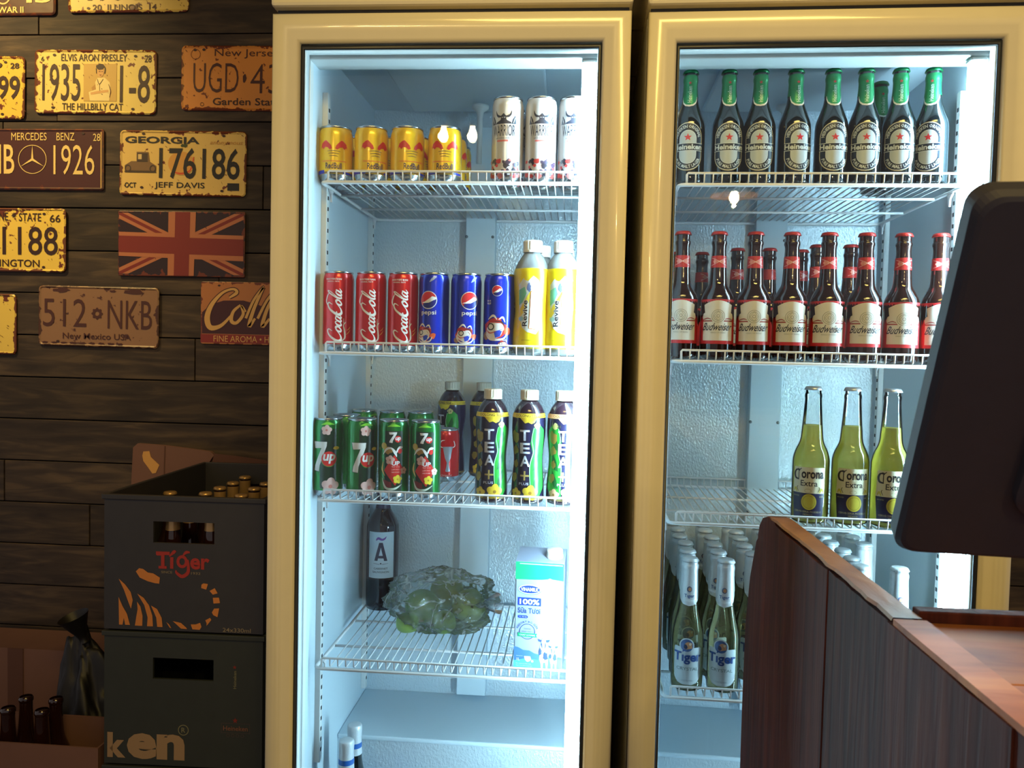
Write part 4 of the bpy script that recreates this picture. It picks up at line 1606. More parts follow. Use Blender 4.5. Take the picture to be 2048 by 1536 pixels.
def d_brown_label(c):
    rd, wh, sv, dk = ink(186, 40, 44, 0.35), ink(222, 220, 214, 0.4), ink(140, 142, 132, 0.35), ink(36, 40, 60, 0.35)
    c.rect(-70, 18, 70, 24, rd, 1)
    c.rect(-70, 24, 70, 98, rd, 1)
    top = [(-27 + 54 * k / 12, 88 + 8 * sin(pi * k / 12)) for k in range(13)]
    c.poly([(-29, 60), (-31, 66), (-29, 72), (-25, 74), (-26, 80)] + top + [(26, 80), (25, 74), (29, 72), (31, 66), (29, 60)], wh, 2)
    c.rect(-29, 24, 29, 58, wh, 2)
    c.rect(-29, 58.4, 29, 60.2, ink(150, 60, 54), 3)
    c.disc(0, 67, 13, wh, 4)
    c.ring(0, 68, 11.5, 0.8, sv, 5)
    c.ring(0, 68, 8.5, 0.7, sv, 5)
    c.poly([(0, 78), (8, 68), (0, 58), (-8, 68)], ink(196, 196, 184, 0.35), 5)
    c.poly([(0, 75), (5.6, 68), (0, 61), (-5.6, 68)], wh, 6)
    c.ring(0, 68, 3, 0.9, sv, 7, n=12)
    for s in (-1, 1):
        c.stroke([(s * 12, 62, 0.8), (s * 18, 64, 1.6), (s * 25, 62.5, 1.2), (s * 29, 60.5, 0.6)], 1, ink(150, 60, 54), 5)
    c.text('Budweiser', -26.5, 42, 27, 55.5, dk, 4, 0.008, 0.45)
    c.text('KING OF BEERS', -12, 37, 14, 39.4, sv, 4, 0.0, res=1)


P_BROWN = new_root('beer_bottle')
MB().lathe(PB, M_BROWN, 32).obj('bottle_glass', P_BROWN)
nb = MB().lathe(cut_prof(PB, 0.166, 0.1875, 0.0004), mat('red_neck_band', srgb(180, 40, 40), 0.3), 28, cap0=False, cap1=False).obj('neck_band', P_BROWN)
c = Canvas()
wl = ink(230, 190, 184, 0.3)
for s in (-1, 1):
    c.stroke([(0, 177, 1.2), (s * 7, 181, 0.7), (s * 16, 184, 0.9)], 1, wl, 2)
    c.stroke([(0, 177, 1.2), (s * 7, 173, 0.7), (s * 16, 170, 0.9)], 1, wl, 2)
    c.poly([(s * 1, 177), (s * 9, 181), (s * 12, 177), (s * 9, 173)], ink(214, 140, 130, 0.3), 2)
c.wrap(prof_fn(PB), 3, 6).obj('band_print', nb)
crown_cap(HB - 0.003, 0.0138, M_CAPRED).obj('crown_cap', P_BROWN)
c = Canvas()
d_brown_label(c)
c.move(0, 10)
c.wrap(prof_fn(PB), 3.2).obj('label_print', P_BROWN)
em = Canvas()
eg = ink(74, 50, 34, 0.25)
em.stroke([(-9, 108, 0.6), (0, 110, 1), (9, 108, .6)], 1, eg, 1)
em.stroke([(-7, 114, 0.6), (0, 112.5, 1), (8, 115, .6)], 1, eg, 1)
em.wrap(prof_fn(PB), 3, 3).obj('embossing', P_BROWN)
for k, u in enumerate((1365, 1437.5, 1510, 1583, 1657, 1731.7, 1806, 1880)):
    y = 0.1125
    place(P_BROWN, at_row(u - 1, y, 2, 560), y, zg[1], 2, (0, 4, 3, 8, 9, 10, 10, 16)[k], ORD[k] + ' brown beer bottle from the left, front row, white label', 'bottle', 'brown beer bottles')
rear = [(0.1551, 0.408, 'between the first and second'), (0.218, 0.336, 'between the second and third'), (0.2821, 0.331, 'between the third and fourth'), (0.3512, 0.350, 'far behind the fourth'),
        (0.362, 0.2717, 'between the fourth and fifth'), (0.425, 0.2673, 'between the fifth and sixth'), (0.093, 0.41, 'far behind the first')]
for k, (x, y, w) in enumerate(rear):
    place(P_BROWN, x, y, zg[1], 2, (60, 24, 120, 50, 22, 50, 90)[k], 'rear brown beer bottle seen ' + w + ' front bottles', 'bottle', 'brown beer bottles')

# pale yellow bottle ------------------------------------------------
HCo = 0.2445
PC = smooth_prof([(0.024, 0.0), (0.0298, 0.003), (0.0322, 0.010), (0.0322, 0.060), (0.0322, 0.106), (0.0315, 0.118), (0.0280, 0.131), (0.0225, 0.143), (0.0197, 0.153), (0.0183, 0.170), (0.0166, 0.192), (0.0146, 0.222), (0.0144, 0.226), (0.0150, 0.229), (0.0148, 0.234), (0.0134, 0.237), (0.0134, HCo - 0.001)], 3)


def d_pale_label(c):
    cr, nv, gd, pk = ink(232, 226, 196, 0.4), ink(34, 34, 66, 0.35), ink(206, 190, 70, 0.35), ink(40, 38, 40, 0.35)
    c.poly([(-28, 94), (28, 94), (30, 52), (-31, 52)], cr, 1)
    c.poly([(-31, 52), (30, 52), (27, 12), (0, 10), (-27, 12)], nv, 1)
    c.text('orona', -12, 76, 27, 87, pk, 3, 0.03)
    c.stroke([(-15, 88, 1.2), (-22, 89, 2.5), (-26, 83, 4), (-24, 76, 3.5), (-17, 74, 2)], 3, pk, 3)
    c.rect(-18, 73, -16.4, 91, pk, 3)
    c.stroke([(-20, 91, 1), (-16, 89.5, 1.6), (-12, 92, 1)], 1, pk, 3)
    c.text('Extra', -13, 63.5, 16, 73, pk, 3, 0.01)
    c.ring(0, 56, 6, 1, ink(200, 190, 150), 2, ry=3.4)
    for s in (-1, 1):
        c.stroke([(s * 20, 53, 1.5), (s * 24, 59, 3.5), (s * 27, 54, 1.5)], 2, gd, 2)
        c.stroke([(s * 17, 54, 0.8), (s * 20, 60, 1.4), (s * 18, 63, 0.6)], 1, ink(110, 100, 40), 3)
    c.disc(2, 38, 13, gd, 3)
    c.ring(2, 38, 10.5, 0.8, ink(160, 146, 50), 4)
    c.text('CERVECERIA MODELO', -24, 20.5, 24, 23.5, ink(196, 186, 130), 3, 0.0, res=1)
    c.text('MEXICO', -7, 16, 9, 18.6, ink(196, 186, 130), 3, 0.0, res=1)
    c.text('IMPORTED', -27, 46, -15, 48, ink(196, 186, 130), 3, 0.0, res=1)
    c.text('BEER', 20, 46, 27, 48, ink(196, 186, 130), 3, 0.0, res=1)


P_PALE = new_root('beer_bottle')
MB().lathe(PC, M_CLEAR, 32).obj('bottle_glass', P_PALE)
MB().lathe([(0.018, 0.0035)] + cut_prof(PC, 0.0045, 0.178, -0.0022), M_BEER, 28).obj('beer', P_PALE)
crown_cap(HCo - 0.003, 0.0146, M_CAPSILVER).obj('crown_cap', P_PALE)
c = Canvas()
d_pale_label(c)
c.map(lambda x, y: (x, 12 + (y - 12) * 1.11))
c.wrap(prof_fn(PC), 3.2).obj('label_print', P_PALE)
for k, (x, y, off, l) in enumerate(((0.3246, 0.1231, -6, 'pale yellow beer bottle standing nearest the empty shelf part'), (0.3945, 0.1240, 12, 'pale yellow beer bottle between two others'), (0.4595, 0.112, 14, 'pale yellow beer bottle third in line, close to the black monitor'), (0.527, 0.118, 10, 'pale yellow beer bottle almost hidden behind the black monitor'))):
    place(P_PALE, x, y, zg[2], 2, off, l, 'bottle', 'pale yellow beer bottles')

# clear bottles with silver foil ------------------------------------
HT = 0.2415
PT = smooth_prof([(0.021, 0.0), (0.0272, 0.003), (0.0292, 0.010), (0.0292, 0.060), (0.0292, 0.090), (0.0280, 0.108), (0.0236, 0.128), (0.0196, 0.146), (0.0174, 0.164), (0.0162, 0.190), (0.0148, 0.220), (0.0154, 0.226), (0.0154, 0.231), (0.0142, 0.234), (0.0138, HT - 0.001)], 3)


def d_tig_main(c):
    sv, bl, gy = ink(206, 220, 228, 0.3), ink(34, 70, 134, 0.35), ink(80, 104, 110, 0.35)
    c.poly([(-27, 82), (-27, 40), (-25, 26), (-18, 18), (-8, 15), (8, 15), (18, 18), (25, 26), (27, 40), (27, 82), (24, 84), (14, 84), (-12, 84), (-24, 85)], sv, 1)
    c.disc(-2, 88, 13.5, sv, 2)
    c.disc(-2, 88, 11.5, ink(70, 100, 150, 0.3), 3)
    c.blob(0, 88, 7.5, ink(206, 150, 110, 0.3), 4, 0.5, 12, seed=2)
    c.blob(-4, 86, 4, ink(50, 60, 90, 0.3), 5, 0.6, 9, seed=5)
    c.blob(4, 91, 2.4, ink(230, 220, 200, 0.3), 5, 0.6, 9, seed=6)
    c.text('T\u0131ger', -26, 53, 26, 76, bl, 4, 0.03)
    c.stroke([(-9, 76, 1), (-7, 79, 3), (-3, 81, 1)], 2, bl, 4)
    c.text('CRYSTAL', -20, 42, 20, 47.5, gy, 4, 0.0)
    c.text('COLD FILTERED', -10, 22, 10, 24.4, ink(120, 130, 150), 4, 0.0, res=1)
    c.ring(0, 33, 26, 0.7, ink(240, 244, 248), 3, ry=15, a0=pi, a1=2 * pi)


P_TIG = new_root('beer_bottle')
MB().lathe(PT, M_CLEAR, 28).obj('bottle_glass', P_TIG)
MB().lathe([(0.016, 0.0035)] + cut_prof(PT, 0.0045, 0.176, -0.0022), M_BEER2, 24).obj('beer', P_TIG)
fo = MB().lathe(cut_prof(PT, 0.186, 0.2375, 0.0006), M_FOIL_S, 28, cap0=False, cap1=False).obj('neck_foil', P_TIG)
c = Canvas()
c.poly([(-24, 190), (-23, 178), (-19, 168), (-12, 161), (0, 158), (12, 161), (19, 168), (23, 178), (24, 190)], M_FOIL_S, 2)
c.disc(0, 189, 4.6, ink(90, 100, 130), 4, ry=5.4)
c.disc(0.6, 189, 2.8, ink(206, 150, 110), 5, ry=3.4)
c.text('T\u0131ger', -9, 172, 9, 180, ink(50, 84, 140), 4, 0.02, res=2)
c.wrap(prof_fn(PT), 3, 4).obj('neck_print', fo)
crown_cap(HT - 0.003, 0.0150, M_FOIL_S).obj('crown_cap', P_TIG)
c = Canvas()
d_tig_main(c)
c.wrap(prof_fn(PT), 3.2).obj('label_print', P_TIG)
rows = [0.120, 0.183, 0.246, 0.309, 0.372, 0.435]
RN = ['front row', 'second row', 'third row', 'fourth row', 'fifth row', 'rear row']
cols = [(0.1155, 0.0, 1383), (0.177, 0.0, 0), (0.2385, 0.0, 0), (0.300, 0, 0), (0.3615, 0, 0), (0.423, 0, 0), (0.4855, 0, 0)]
for j, y in enumerate(rows):
    for k, (cx, _, _) in enumerate(cols):
        if k >= 2 and j == 0 and k < 5:
            continue
        if k == 6 and j in (1, 2):
            continue
        jx = 0.0015 * ((j * 7 + k * 3) % 5 - 2)
        place(P_TIG, cx + jx, y + 0.001 * ((j + k) % 3), zg[3], 2, (2, -9, 10, -4, 14, 0, 4)[k] + 5 * ((j * 3 + k) % 4),
              ('silver necked clear bottle, %s, %s column from the left' % (RN[j], ORD[k])), 'bottle', 'silver necked clear beer bottles')

# yellow isotonic drink ----------------------------------------------
M_SLEEVE_Y = mat('yellow_sleeve', srgb(238, 214, 20), 0.3, noise=0.05, coat=0.3)
M_PETW = mat('white_screw_cap', srgb(238, 238, 236), 0.35)
M_PET = glass_mat('clear_plastic', (0.97, 0.98, 0.99, 1), 0.06, body=(0.92, 0.95, 0.97, 1), body_fac=0.5)
PY = smooth_prof([(0.024, 0.0), (0.0315, 0.004), (0.0340, 0.014), (0.0338, 0.040), (0.0322, 0.058), (0.0305, 0.078), (0.0312, 0.100), (0.0335, 0.122), (0.0338, 0.146), (0.0322, 0.158), (0.0265, 0.172), (0.0195, 0.183), (0.0145, 0.189), (0.0138, 0.193)], 3)
PYS = cut_prof(PY, 0.012, 0.158, 0.0004)


def screw_cap(z0, r, h, m):
    b = MB()
    seg = 40
    v, f = [], []
    rows_ = [(r * 1.02, z0), (r * 1.02, z0 + h * 0.18), (r * 0.99, z0 + h * 0.22), (r, z0 + h * 0.9), (r * 0.93, z0 + h), (0.0005, z0 + h)]
    for i, (q, z_) in enumerate(rows_):
        for k in range(seg):
            a = 2 * pi * k / seg
            s = 1 + (0.02 if k % 2 else -0.015) * (2 <= i <= 3)
            v.append((q * s * cos(a), q * s * sin(a), z_))
    for i in range(len(rows_) - 1):
        for k in range(seg):
            k2 = (k + 1) % seg
            f.append((i * seg + k, i * seg + k2, (i + 1) * seg + k2, (i + 1) * seg + k))
    return b.add(v, f, m, False)


def d_yellow(c):
    tl, wh, bk, og = ink(120, 196, 160, 0.3), ink(232, 236, 238, 0.3), ink(30, 34, 44, 0.3), ink(236, 140, 50, 0.3)
    lt = ink(214, 222, 226, 0.3)
    c.poly([(-22, 128), (-14, 138), (-4, 134), (6, 144), (16, 136), (20, 120), (24, 90), (20, 50), (12, 38), (-4, 42), (-14, 50), (-20, 70), (-22, 100)], lt, 1)
    c.poly([(-22, 118), (-10, 124), (-6, 112), (-14, 96), (-22, 90)], tl, 2)
    c.poly([(-20, 84), (-10, 98), (-4, 108), (2, 118), (-2, 96), (-12, 78), (-20, 66)], YEL, 2)
    c.poly([(14, 116), (22, 104), (24, 84), (18, 70), (16, 90)], tl, 2)
    c.blob(-17, 66, 5, ink(150, 200, 200), 2, 0.5)
    c.blob(-2, 122, 4, ink(90, 100, 140), 2, 0.6, ry=8)
    c.blob(12, 126, 4, ink(150, 150, 190), 2, 0.6)
    c.text('Revive', -14, 52, -3.5, 100, wh, 3, 0.06, vert=True)
    c.text('Revive', -13.5, 52.5, -4, 99.5, bk, 4, 0.02, vert=True)
    c.poly([(-1, 48), (14, 46), (15, 112), (1, 116)], og, 3)
    c.poly([(0, 49), (13, 47.4), (14, 111), (2, 114.6)], lt, 4)
    c.text('CHANH MU\u1ed0I', 1.5, 52, 12, 108, ink(240, 190, 140), 5, 0.01, vert=True)
    c.text('ISOTONIC DRINK', -14, 26, 10, 28, bk, 2, 0.0, res=1)
    for k in range(9):
        rnd = random.Random(k)
        c.blob(rnd.uniform(-22, 22), rnd.uniform(40, 142), rnd.uniform(1, 2.6), lt, 2, 0.6, 7, seed=k)


P_YEL = new_root('drink_bottle')
MB().lathe(PY, M_PET, 32).obj('plastic_body', P_YEL)
sl = MB().lathe(PYS, M_SLEEVE_Y, 32, cap0=False, cap1=False).obj('sleeve', P_YEL)
screw_cap(0.189, 0.0175, 0.022, M_PETW).obj('screw_cap', P_YEL)
c = Canvas()
d_yellow(c)
c.wrap(prof_fn(PYS), 3.2, 7).obj('label_print', sl)
for x, y, off, l in ((at_row(1063, 0.117, 1, 620), 0.117, -6, 'yellow isotonic drink bottle beside the blue cola cans'), (at_row(1134, 0.117, 1, 620), 0.117, -4, 'yellow isotonic drink bottle next to the glowing lamp'),
                     (0.4700, 0.190, 60, 'yellow isotonic drink bottle behind the one beside the blue cans'), (0.5165, 0.242, 60, 'yellow isotonic drink bottle behind the one next to the lamp')):
    place(P_YEL, min(x, 0.5135) if y < 0.15 else min(x, 0.5165), y, z2, 1, off, l, 'bottle', 'yellow isotonic drink bottles')

# dark tea -----------------------------------------------------------
M_TEA = mat('dark_tea', srgb(40, 24, 34), 0.12, coat=0.5)
M_SLEEVE_N = mat('navy_sleeve', srgb(26, 24, 52), 0.25, coat=0.4)
M_CAPC = mat('beige_screw_cap', srgb(214, 202, 180), 0.4)
PTE = smooth_prof([(0.022, 0.0), (0.0285, 0.003), (0.0302, 0.010), (0.0300, 0.030), (0.0288, 0.050), (0.0268, 0.072), (0.0270, 0.092), (0.0290, 0.112), (0.0308, 0.132), (0.0308, 0.150), (0.0298, 0.163), (0.0250, 0.177), (0.0180, 0.187), (0.0135, 0.192), (0.0130, 0.196)], 3)
PTS = cut_prof(PTE, 0.008, 0.168, 0.0004)


def make_tea(band, petal, leaf_side):
    t = new_root('tea_bottle')
    MB().lathe(PTE, M_TEA, 32).obj('plastic_body', t)
    s = MB().lathe(PTS, M_SLEEVE_N, 32, cap0=False, cap1=False).obj('sleeve', t)
    screw_cap(0.192, 0.0168, 0.0185, M_CAPC).obj('screw_cap', t)
    c = Canvas()
    bd, pt = ink(*band), ink(*petal)
    g1, g2 = ink(40, 140, 50, 0.25), ink(20, 86, 40, 0.25)
    c.rect(-90, 160, 90, 168, bd, 1)
    c.poly([(-14, 160), (18, 160), (14, 152), (8, 149), (2, 152), (-4, 150)], bd, 1)
    c.text('OOLONG TEA', -24, 161.5, 20, 166.5, ink(90, 70, 30), 3, 0.01, res=2)
    L = [(6, 12), (24, 12), (38, 30), (38, 60), (36, 90), (38, 120), (36, 138), (22, 150), (11, 140), (7, 115), (11, 96), (5, 70), (6, 40)]
    c.poly([(x * leaf_side, y) for x, y in L], g1, 1)
    for yy in (30, 62, 100):
        c.poly([(x * leaf_side, y) for x, y in [(11, yy), (20, yy + 4), (26, yy + 20), (24, yy + 34), (15, yy + 18)]], g2, 2)
    c.stroke([(9 * leaf_side, 20, .6), (6 * leaf_side, 70, 1.4), (12 * leaf_side, 98, 1.4), (9 * leaf_side, 122, 1.2), (13 * leaf_side, 142, .6)], 1, ink(160, 210, 170), 3)
    c.blob(19 * leaf_side, 146, 6, ink(200, 190, 120), 3, 0.3)
    c.text('26', 15 * leaf_side - 1, 143.5, 15 * leaf_side + 7, 149, ink(50, 60, 30), 4, 0.01, res=1)
    for k, ch in enumerate('TEA'):
        y1 = 138 - k * 24
        c.text(ch, -13 + k * 0.6, y1 - 20, 5 + k * 0.6, y1, ink(206, 210, 224), 4, 0.02)
    gd = ink(176, 150, 80)
    c.rect(-11, 52, 5, 55, gd, 4)
    c.rect(-4.5, 45, -1.5, 62, gd, 4)
    c.text('PLUS', -13, 36.5, 5, 41, ink(206, 210, 224), 4, 0.01, res=2)
    c.flower(8, 22, 15, pt, ink(140, 100, 30), 4)
    c.flower(-20, 20, 11, pt, ink(140, 100, 30), 3)
    for x, y, r in ((-24, 100, 7), (-24, 125, 8), (-22, 74, 6), (-26, 50, 7)):
        c.blob(x, y, r, ink(int(petal[0] * .7), int(petal[1] * .7), 50), 2, 0.5, ry=r * 1.3)
    c.rect(-90, 8.5, 90, 12, ink(120, 100, 60), 2)
    c.wrap(prof_fn(PTS), 3.2, 8).obj('label_print', s)
    return t


P_TEA = make_tea((230, 196, 50), (216, 180, 50), 1)
P_TEA2 = make_tea((226, 170, 120), (222, 170, 140), -1)
place(P_TEA, at_row(984, 0.114, 1, 890), 0.114, z3, 1, -3, 'dark tea bottle with yellow band nearest the green cans', 'bottle', 'dark tea bottles')
place(P_TEA, at_row(1057, 0.114, 1, 890), 0.114, z3, 1, -6, 'dark tea bottle with yellow band, middle of the three front ones', 'bottle', 'dark tea bottles')
place(P_TEA2, at_row(1127, 0.114, 1, 890), 0.114, z3, 1, 6, 'dark tea bottle with peach band beside the lamp', 'bottle', 'dark tea bottles')
place(P_TEA, 0.268, 0.4027, z3, 1, -42, 'rear dark tea bottle above the small red can', 'bottle', 'dark tea bottles')
place(P_TEA, 0.3395, 0.405, z3, 1, 12, 'rear dark tea bottle behind the first front tea bottle', 'bottle', 'dark tea bottles')

# wine bottle ---------------------------------------------------------
PW = smooth_prof([(0.028, 0.0), (0.0345, 0.003), (0.0370, 0.010), (0.0370, 0.100), (0.0370, 0.178), (0.0355, 0.196), (0.0270, 0.214), (0.0175, 0.230), (0.0148, 0.245), (0.0142, 0.262), (0.0155, 0.266), (0.0155, 0.272), (0.0145, 0.274)], 3)
t = new_root('wine_bottle')
MB().lathe(PW, M_WINEG, 36).obj('bottle_glass', t)
MB().lathe(cut_prof(PW, 0.232, 0.2735, 0.0005), mat('wine_foil', srgb(40, 30, 60), 0.4), 24, cap0=False).obj('neck_foil', t)
c = Canvas()
pale, pur, pk = ink(206, 222, 232, 0.45), ink(116, 70, 150, 0.45), ink(44, 38, 60, 0.45)
c.rect(-31, 76, 31, 182, pale, 1)
c.poly([(-15, 116), (-7.5, 116), (-6, 122), (6, 122), (7.5, 116), (15, 116), (4, 158), (-4, 158)], pk, 2)
c.poly([(-4.4, 128), (4.4, 128), (0, 147)], pale, 3)
c.stroke([(-11, 163, 2), (-6, 168, 5.5), (2, 165, 4.5), (8, 167, 4), (12, 172, 1)], 4, pur, 2)
c.stroke([(-17, 110, .7), (-5, 108.5, 1.2), (-2, 109, .4)], 1, ink(110, 110, 130), 2)
c.stroke([(17, 110, .7), (5, 108.5, 1.2), (2, 109, .4)], 1, ink(110, 110, 130), 2)
c.disc(0, 110, 1.8, pk, 2, n=8)
c.text('CABERNET', -16, 96, 16, 100.5, pk, 2, 0.01)
c.text('SAUVIGNON', -19, 88, 19, 92.5, pk, 2, 0.01)
c.wrap(prof_fn(PW), 3.2).obj('label_print', t)
place(t, 0.1065, 0.440, z4, 1, -6, 'dark wine bottle with pale label in the rear corner', 'bottle', None)

# milk carton -----------------------------------------------------------
t = new_root('milk_carton')
M_MILK = mat('white_carton', srgb(150, 158, 178), 0.35, noise=0.02, coat=0.2)
MG = ink(30, 160, 110, 0.35)
cw, cd, ch = 0.092, 0.062, 0.205
b = MB()
b.box((-cw / 2, -cd / 2, 0), (cw / 2, cd / 2, ch), M_MILK, 0.002)
b.obj('carton_body', t)
s_ = MB()
v = [(-cw / 2, -cd / 2, ch - .001), (cw / 2, -cd / 2, ch - .001), (cw / 2, cd / 2, ch - .001), (-cw / 2, cd / 2, ch - .001), (-cw / 2, cd / 2 - .004, ch + 0.013), (cw / 2, cd / 2 - .004, ch + 0.013), (cw / 2, cd / 2, ch + 0.013), (-cw / 2, cd / 2, ch + 0.013)]
s_.add(v, [(0, 1, 5, 4), (4, 5, 6, 7), (1, 2, 6, 5), (0, 4, 7, 3), (2, 3, 7, 6)], M_MILK)
top = s_.obj('slanted_top', t)
cp = MB().lathe([(0.0165, 0), (0.0165, 0.004), (0.0155, 0.005), (0.0155, 0.015), (0.014, 0.0165), (0.0005, 0.0165)], M_PETW, 28)
cp.obj('screw_cap', t, (0.025, -0.002, ch + 0.004), (radians(12), 0, 0))
c = Canvas()
H = ch * 1000
hw = cw * 500
c.poly([(-hw + .3, H - 1)] + [(hw - .3, H - 1)] + [(hw - .3, H - 34), (hw - 8, H - 33), (20, H - 31), (6, H - 33), (-10, H - 34), (-30, H - 34.5), (-hw + .3, H - 35)], MG, 1)
c.rect(-hw + 8, H - 5.2, hw - 3, H - 3.6, ink(190, 236, 216), 2)
for x, y, r in ((20, H - 34, 4), (28, H - 35, 2.6), (13, H - 35, 2), (34, H - 36, 1.6)):
    c.ring(x, y, r, 0.8, WHT, 3, n=14)
vb, vd = ink(36, 60, 160, 0.35), ink(48, 70, 130, 0.35)
c.disc(-18, H - 54, 22, ink(90, 150, 150), 1, ry=9.5)
c.disc(-18, H - 53, 21.5, WHT, 2, ry=9)
c.disc(-18, H - 53, 19.5, vb, 3, ry=7.4)
c.text('VINAMILK', -35, H - 56.5, -1, H - 49.5, WHT, 4, 0.03)
c.rect(-40, H - 84, 4, H - 69, vb, 2)
c.text('100%', -37, H - 82, 1, H - 71.5, WHT, 3, 0.03)
c.text('S\u1eefa T\u01b0\u01a1i', -40, H - 99, 3, H - 88, vd, 2, 0.02)
c.poly([(-40, H - 106), (-38, H - 108.5), (-22, H - 108.5), (-20, H - 106), (-22, H - 103.5), (-38, H - 103.5)], vb, 2)
c.text('Co duong', -37, H - 107.2, -23, H - 104.6, WHT, 3, 0.0, res=1)
c.text('RESORT B\u00d2 S\u1eeeA', 0, 0, 1, 1, vd, 2, 0.01, arc=(-21, H - 136, 19, pi * 0.88, pi * 0.12, 5), res=1)
c.ring(-21, H - 134, 15, 1.1, vd, 2)
c.text('THANH', -28, H - 130, -14, H - 127.4, vd, 2, 0.0, res=1)
c.text('SINH H\u1eccC', -32, H - 136, -10, H - 132.6, vd, 2, 0.0, res=1)
c.poly([(-40, H - 137), (-2, H - 137), (-4, H - 140.5), (-2, H - 144), (-40, H - 144), (-38, H - 140.5)], MG, 3)
c.text('CHAT LUONG', -36, H - 142.2, -6, H - 138.8, WHT, 4, 0.01, res=1)
hill, gr2 = ink(74, 116, 178, 0.35), ink(90, 190, 170, 0.35)
c.poly([(-hw + .3, 41), (-38, 40), (-28, 35), (-16, 35), (-6, 30), (6, 28), (hw - .3, 26), (hw - .3, 4), (-hw + .3, 4)], hill, 1)
c.poly([(-hw + .3, 14), (-20, 20), (0, 18), (20, 22), (hw - .3, 22), (hw - .3, .6), (-hw + .3, .6)], gr2, 2)
bk = ink(60, 76, 130, 0.35)
for dx, s in ((12, 1.0), (30, 0.8)):
    c.poly([(dx - 8 * s, 36 * s + 8), (dx - 9 * s, 20), (dx - 6 * s, 12), (dx - 5 * s, 2), (dx - 2 * s, 2), (dx - 1 * s, 14), (dx + 3 * s, 14), (dx + 4 * s, 2), (dx + 7 * s, 2), (dx + 8 * s, 18), (dx + 9 * s, 36 * s + 6), (dx + 4 * s, 46 * s + 6), (dx - 3 * s, 46 * s + 6)], ink(206, 214, 232), 3)
    c.disc(dx - 1 * s, 47 * s + 4, 4.6 * s, ink(226, 232, 240), 4, ry=9 * s)
    for sgn in (-1, 1):
        c.poly([(dx - 1 * s + sgn * 4 * s, 53 * s + 4), (dx - 1 * s + sgn * 12 * s, 55 * s + 4), (dx - 1 * s + sgn * 10 * s, 50 * s + 4), (dx - 1 * s + sgn * 5 * s, 49 * s + 4)], bk, 5)
        c.stroke([(dx - s + sgn * 3.2 * s, 53 * s, 1), (dx - s + sgn * 3.4 * s, 47 * s, 2.4 * s), (dx - s + sgn * 2.4 * s, 41 * s, 1)], 2, bk, 5)
    c.blob(dx + 3 * s, 26, 4.6 * s, bk, 4, 0.5, ry=8 * s)
    c.blob(dx - 7 * s, 34 * s, 2.6 * s, bk, 4, 0.4, ry=6 * s)
c.poly([(-26, 24), (-14, 24), (-12, 18), (-16, 14), (-20, 13), (-24, 17)], WHT, 4)
c.disc(-10, 15, 2.4, WHT, 4)
c.text('1L', -40, 15, -34, 20, WHT, 4, 0.02, res=1)
c.text('THE TICH THUC', -41, 23, -28, 24.6, WHT, 4, 0, res=1)
c.text('Bao quan noi kho mat', -41, 8, -12, 10.4, WHT, 4, 0, res=1)
c.text('Ngon hon khi uong lanh', -41, 4.2, -10, 6.4, WHT, 4, 0, res=1)
c.flat('label_print', t, y=-cd / 2, step=0.0002)
t.location = l2w((0.4865, 0.152, z4 - 0.001), 1)
t.rotation_euler = (0, 0, radians(-4.5))
tag(t, 'white milk carton with green top band on the lowest wire shelf', 'milk carton')

# fruit in a plastic bag ---------------------------------------------------
M_FRUIT = mat('green_fruit_skin', srgb(124, 146, 70), 0.45, noise=0.35, nscale=25, bump=0.1)
M_FRUIT2 = mat('yellow_green_fruit_skin', srgb(150, 158, 84), 0.5, noise=0.3, nscale=30, bump=0.1)
M_BAG = glass_mat('thin_plastic_film', (0.97, 0.99, 0.98, 1), 0.2, body=(0.97, 1.0, 1.0, 1), body_fac=0.34)
_nt = M_BAG.node_tree
_tc = _nt.nodes.new('ShaderNodeTexCoord')
_n = _nt.nodes.new('ShaderNodeTexNoise')
_n.inputs['Scale'].default_value = 16
_n.inputs['Detail'].default_value = 2
_n.inputs['Distortion'].default_value = 1.2
_nt.links.new(_tc.outputs['Object'], _n.inputs['Vector'])
_s1 = _nt.nodes.new('ShaderNodeMath')
_s1.operation = 'SUBTRACT'
_s1.inputs[1].default_value = 0.5
_s2 = _nt.nodes.new('ShaderNodeMath')
_s2.operation = 'ABSOLUTE'
_mr = _nt.nodes.new('ShaderNodeMapRange')
_mr.inputs['From Min'].default_value = 0.0
_mr.inputs['From Max'].default_value = 0.035
_mr.inputs['To Min'].default_value = 0.75
_mr.inputs['To Max'].default_value = 0.22
_nt.links.new(_n.outputs['Fac'], _s1.inputs[0])
_nt.links.new(_s1.outputs[0], _s2.inputs[0])
_nt.links.new(_s2.outputs[0], _mr.inputs['Value'])
for _m in _nt.nodes:
    if _m.type == 'MIX_SHADER' and abs(_m.inputs[0].default_value - 0.34) < 1e-4 and not _m.inputs[0].is_linked:
        _nt.links.new(_mr.outputs[0], _m.inputs[0])


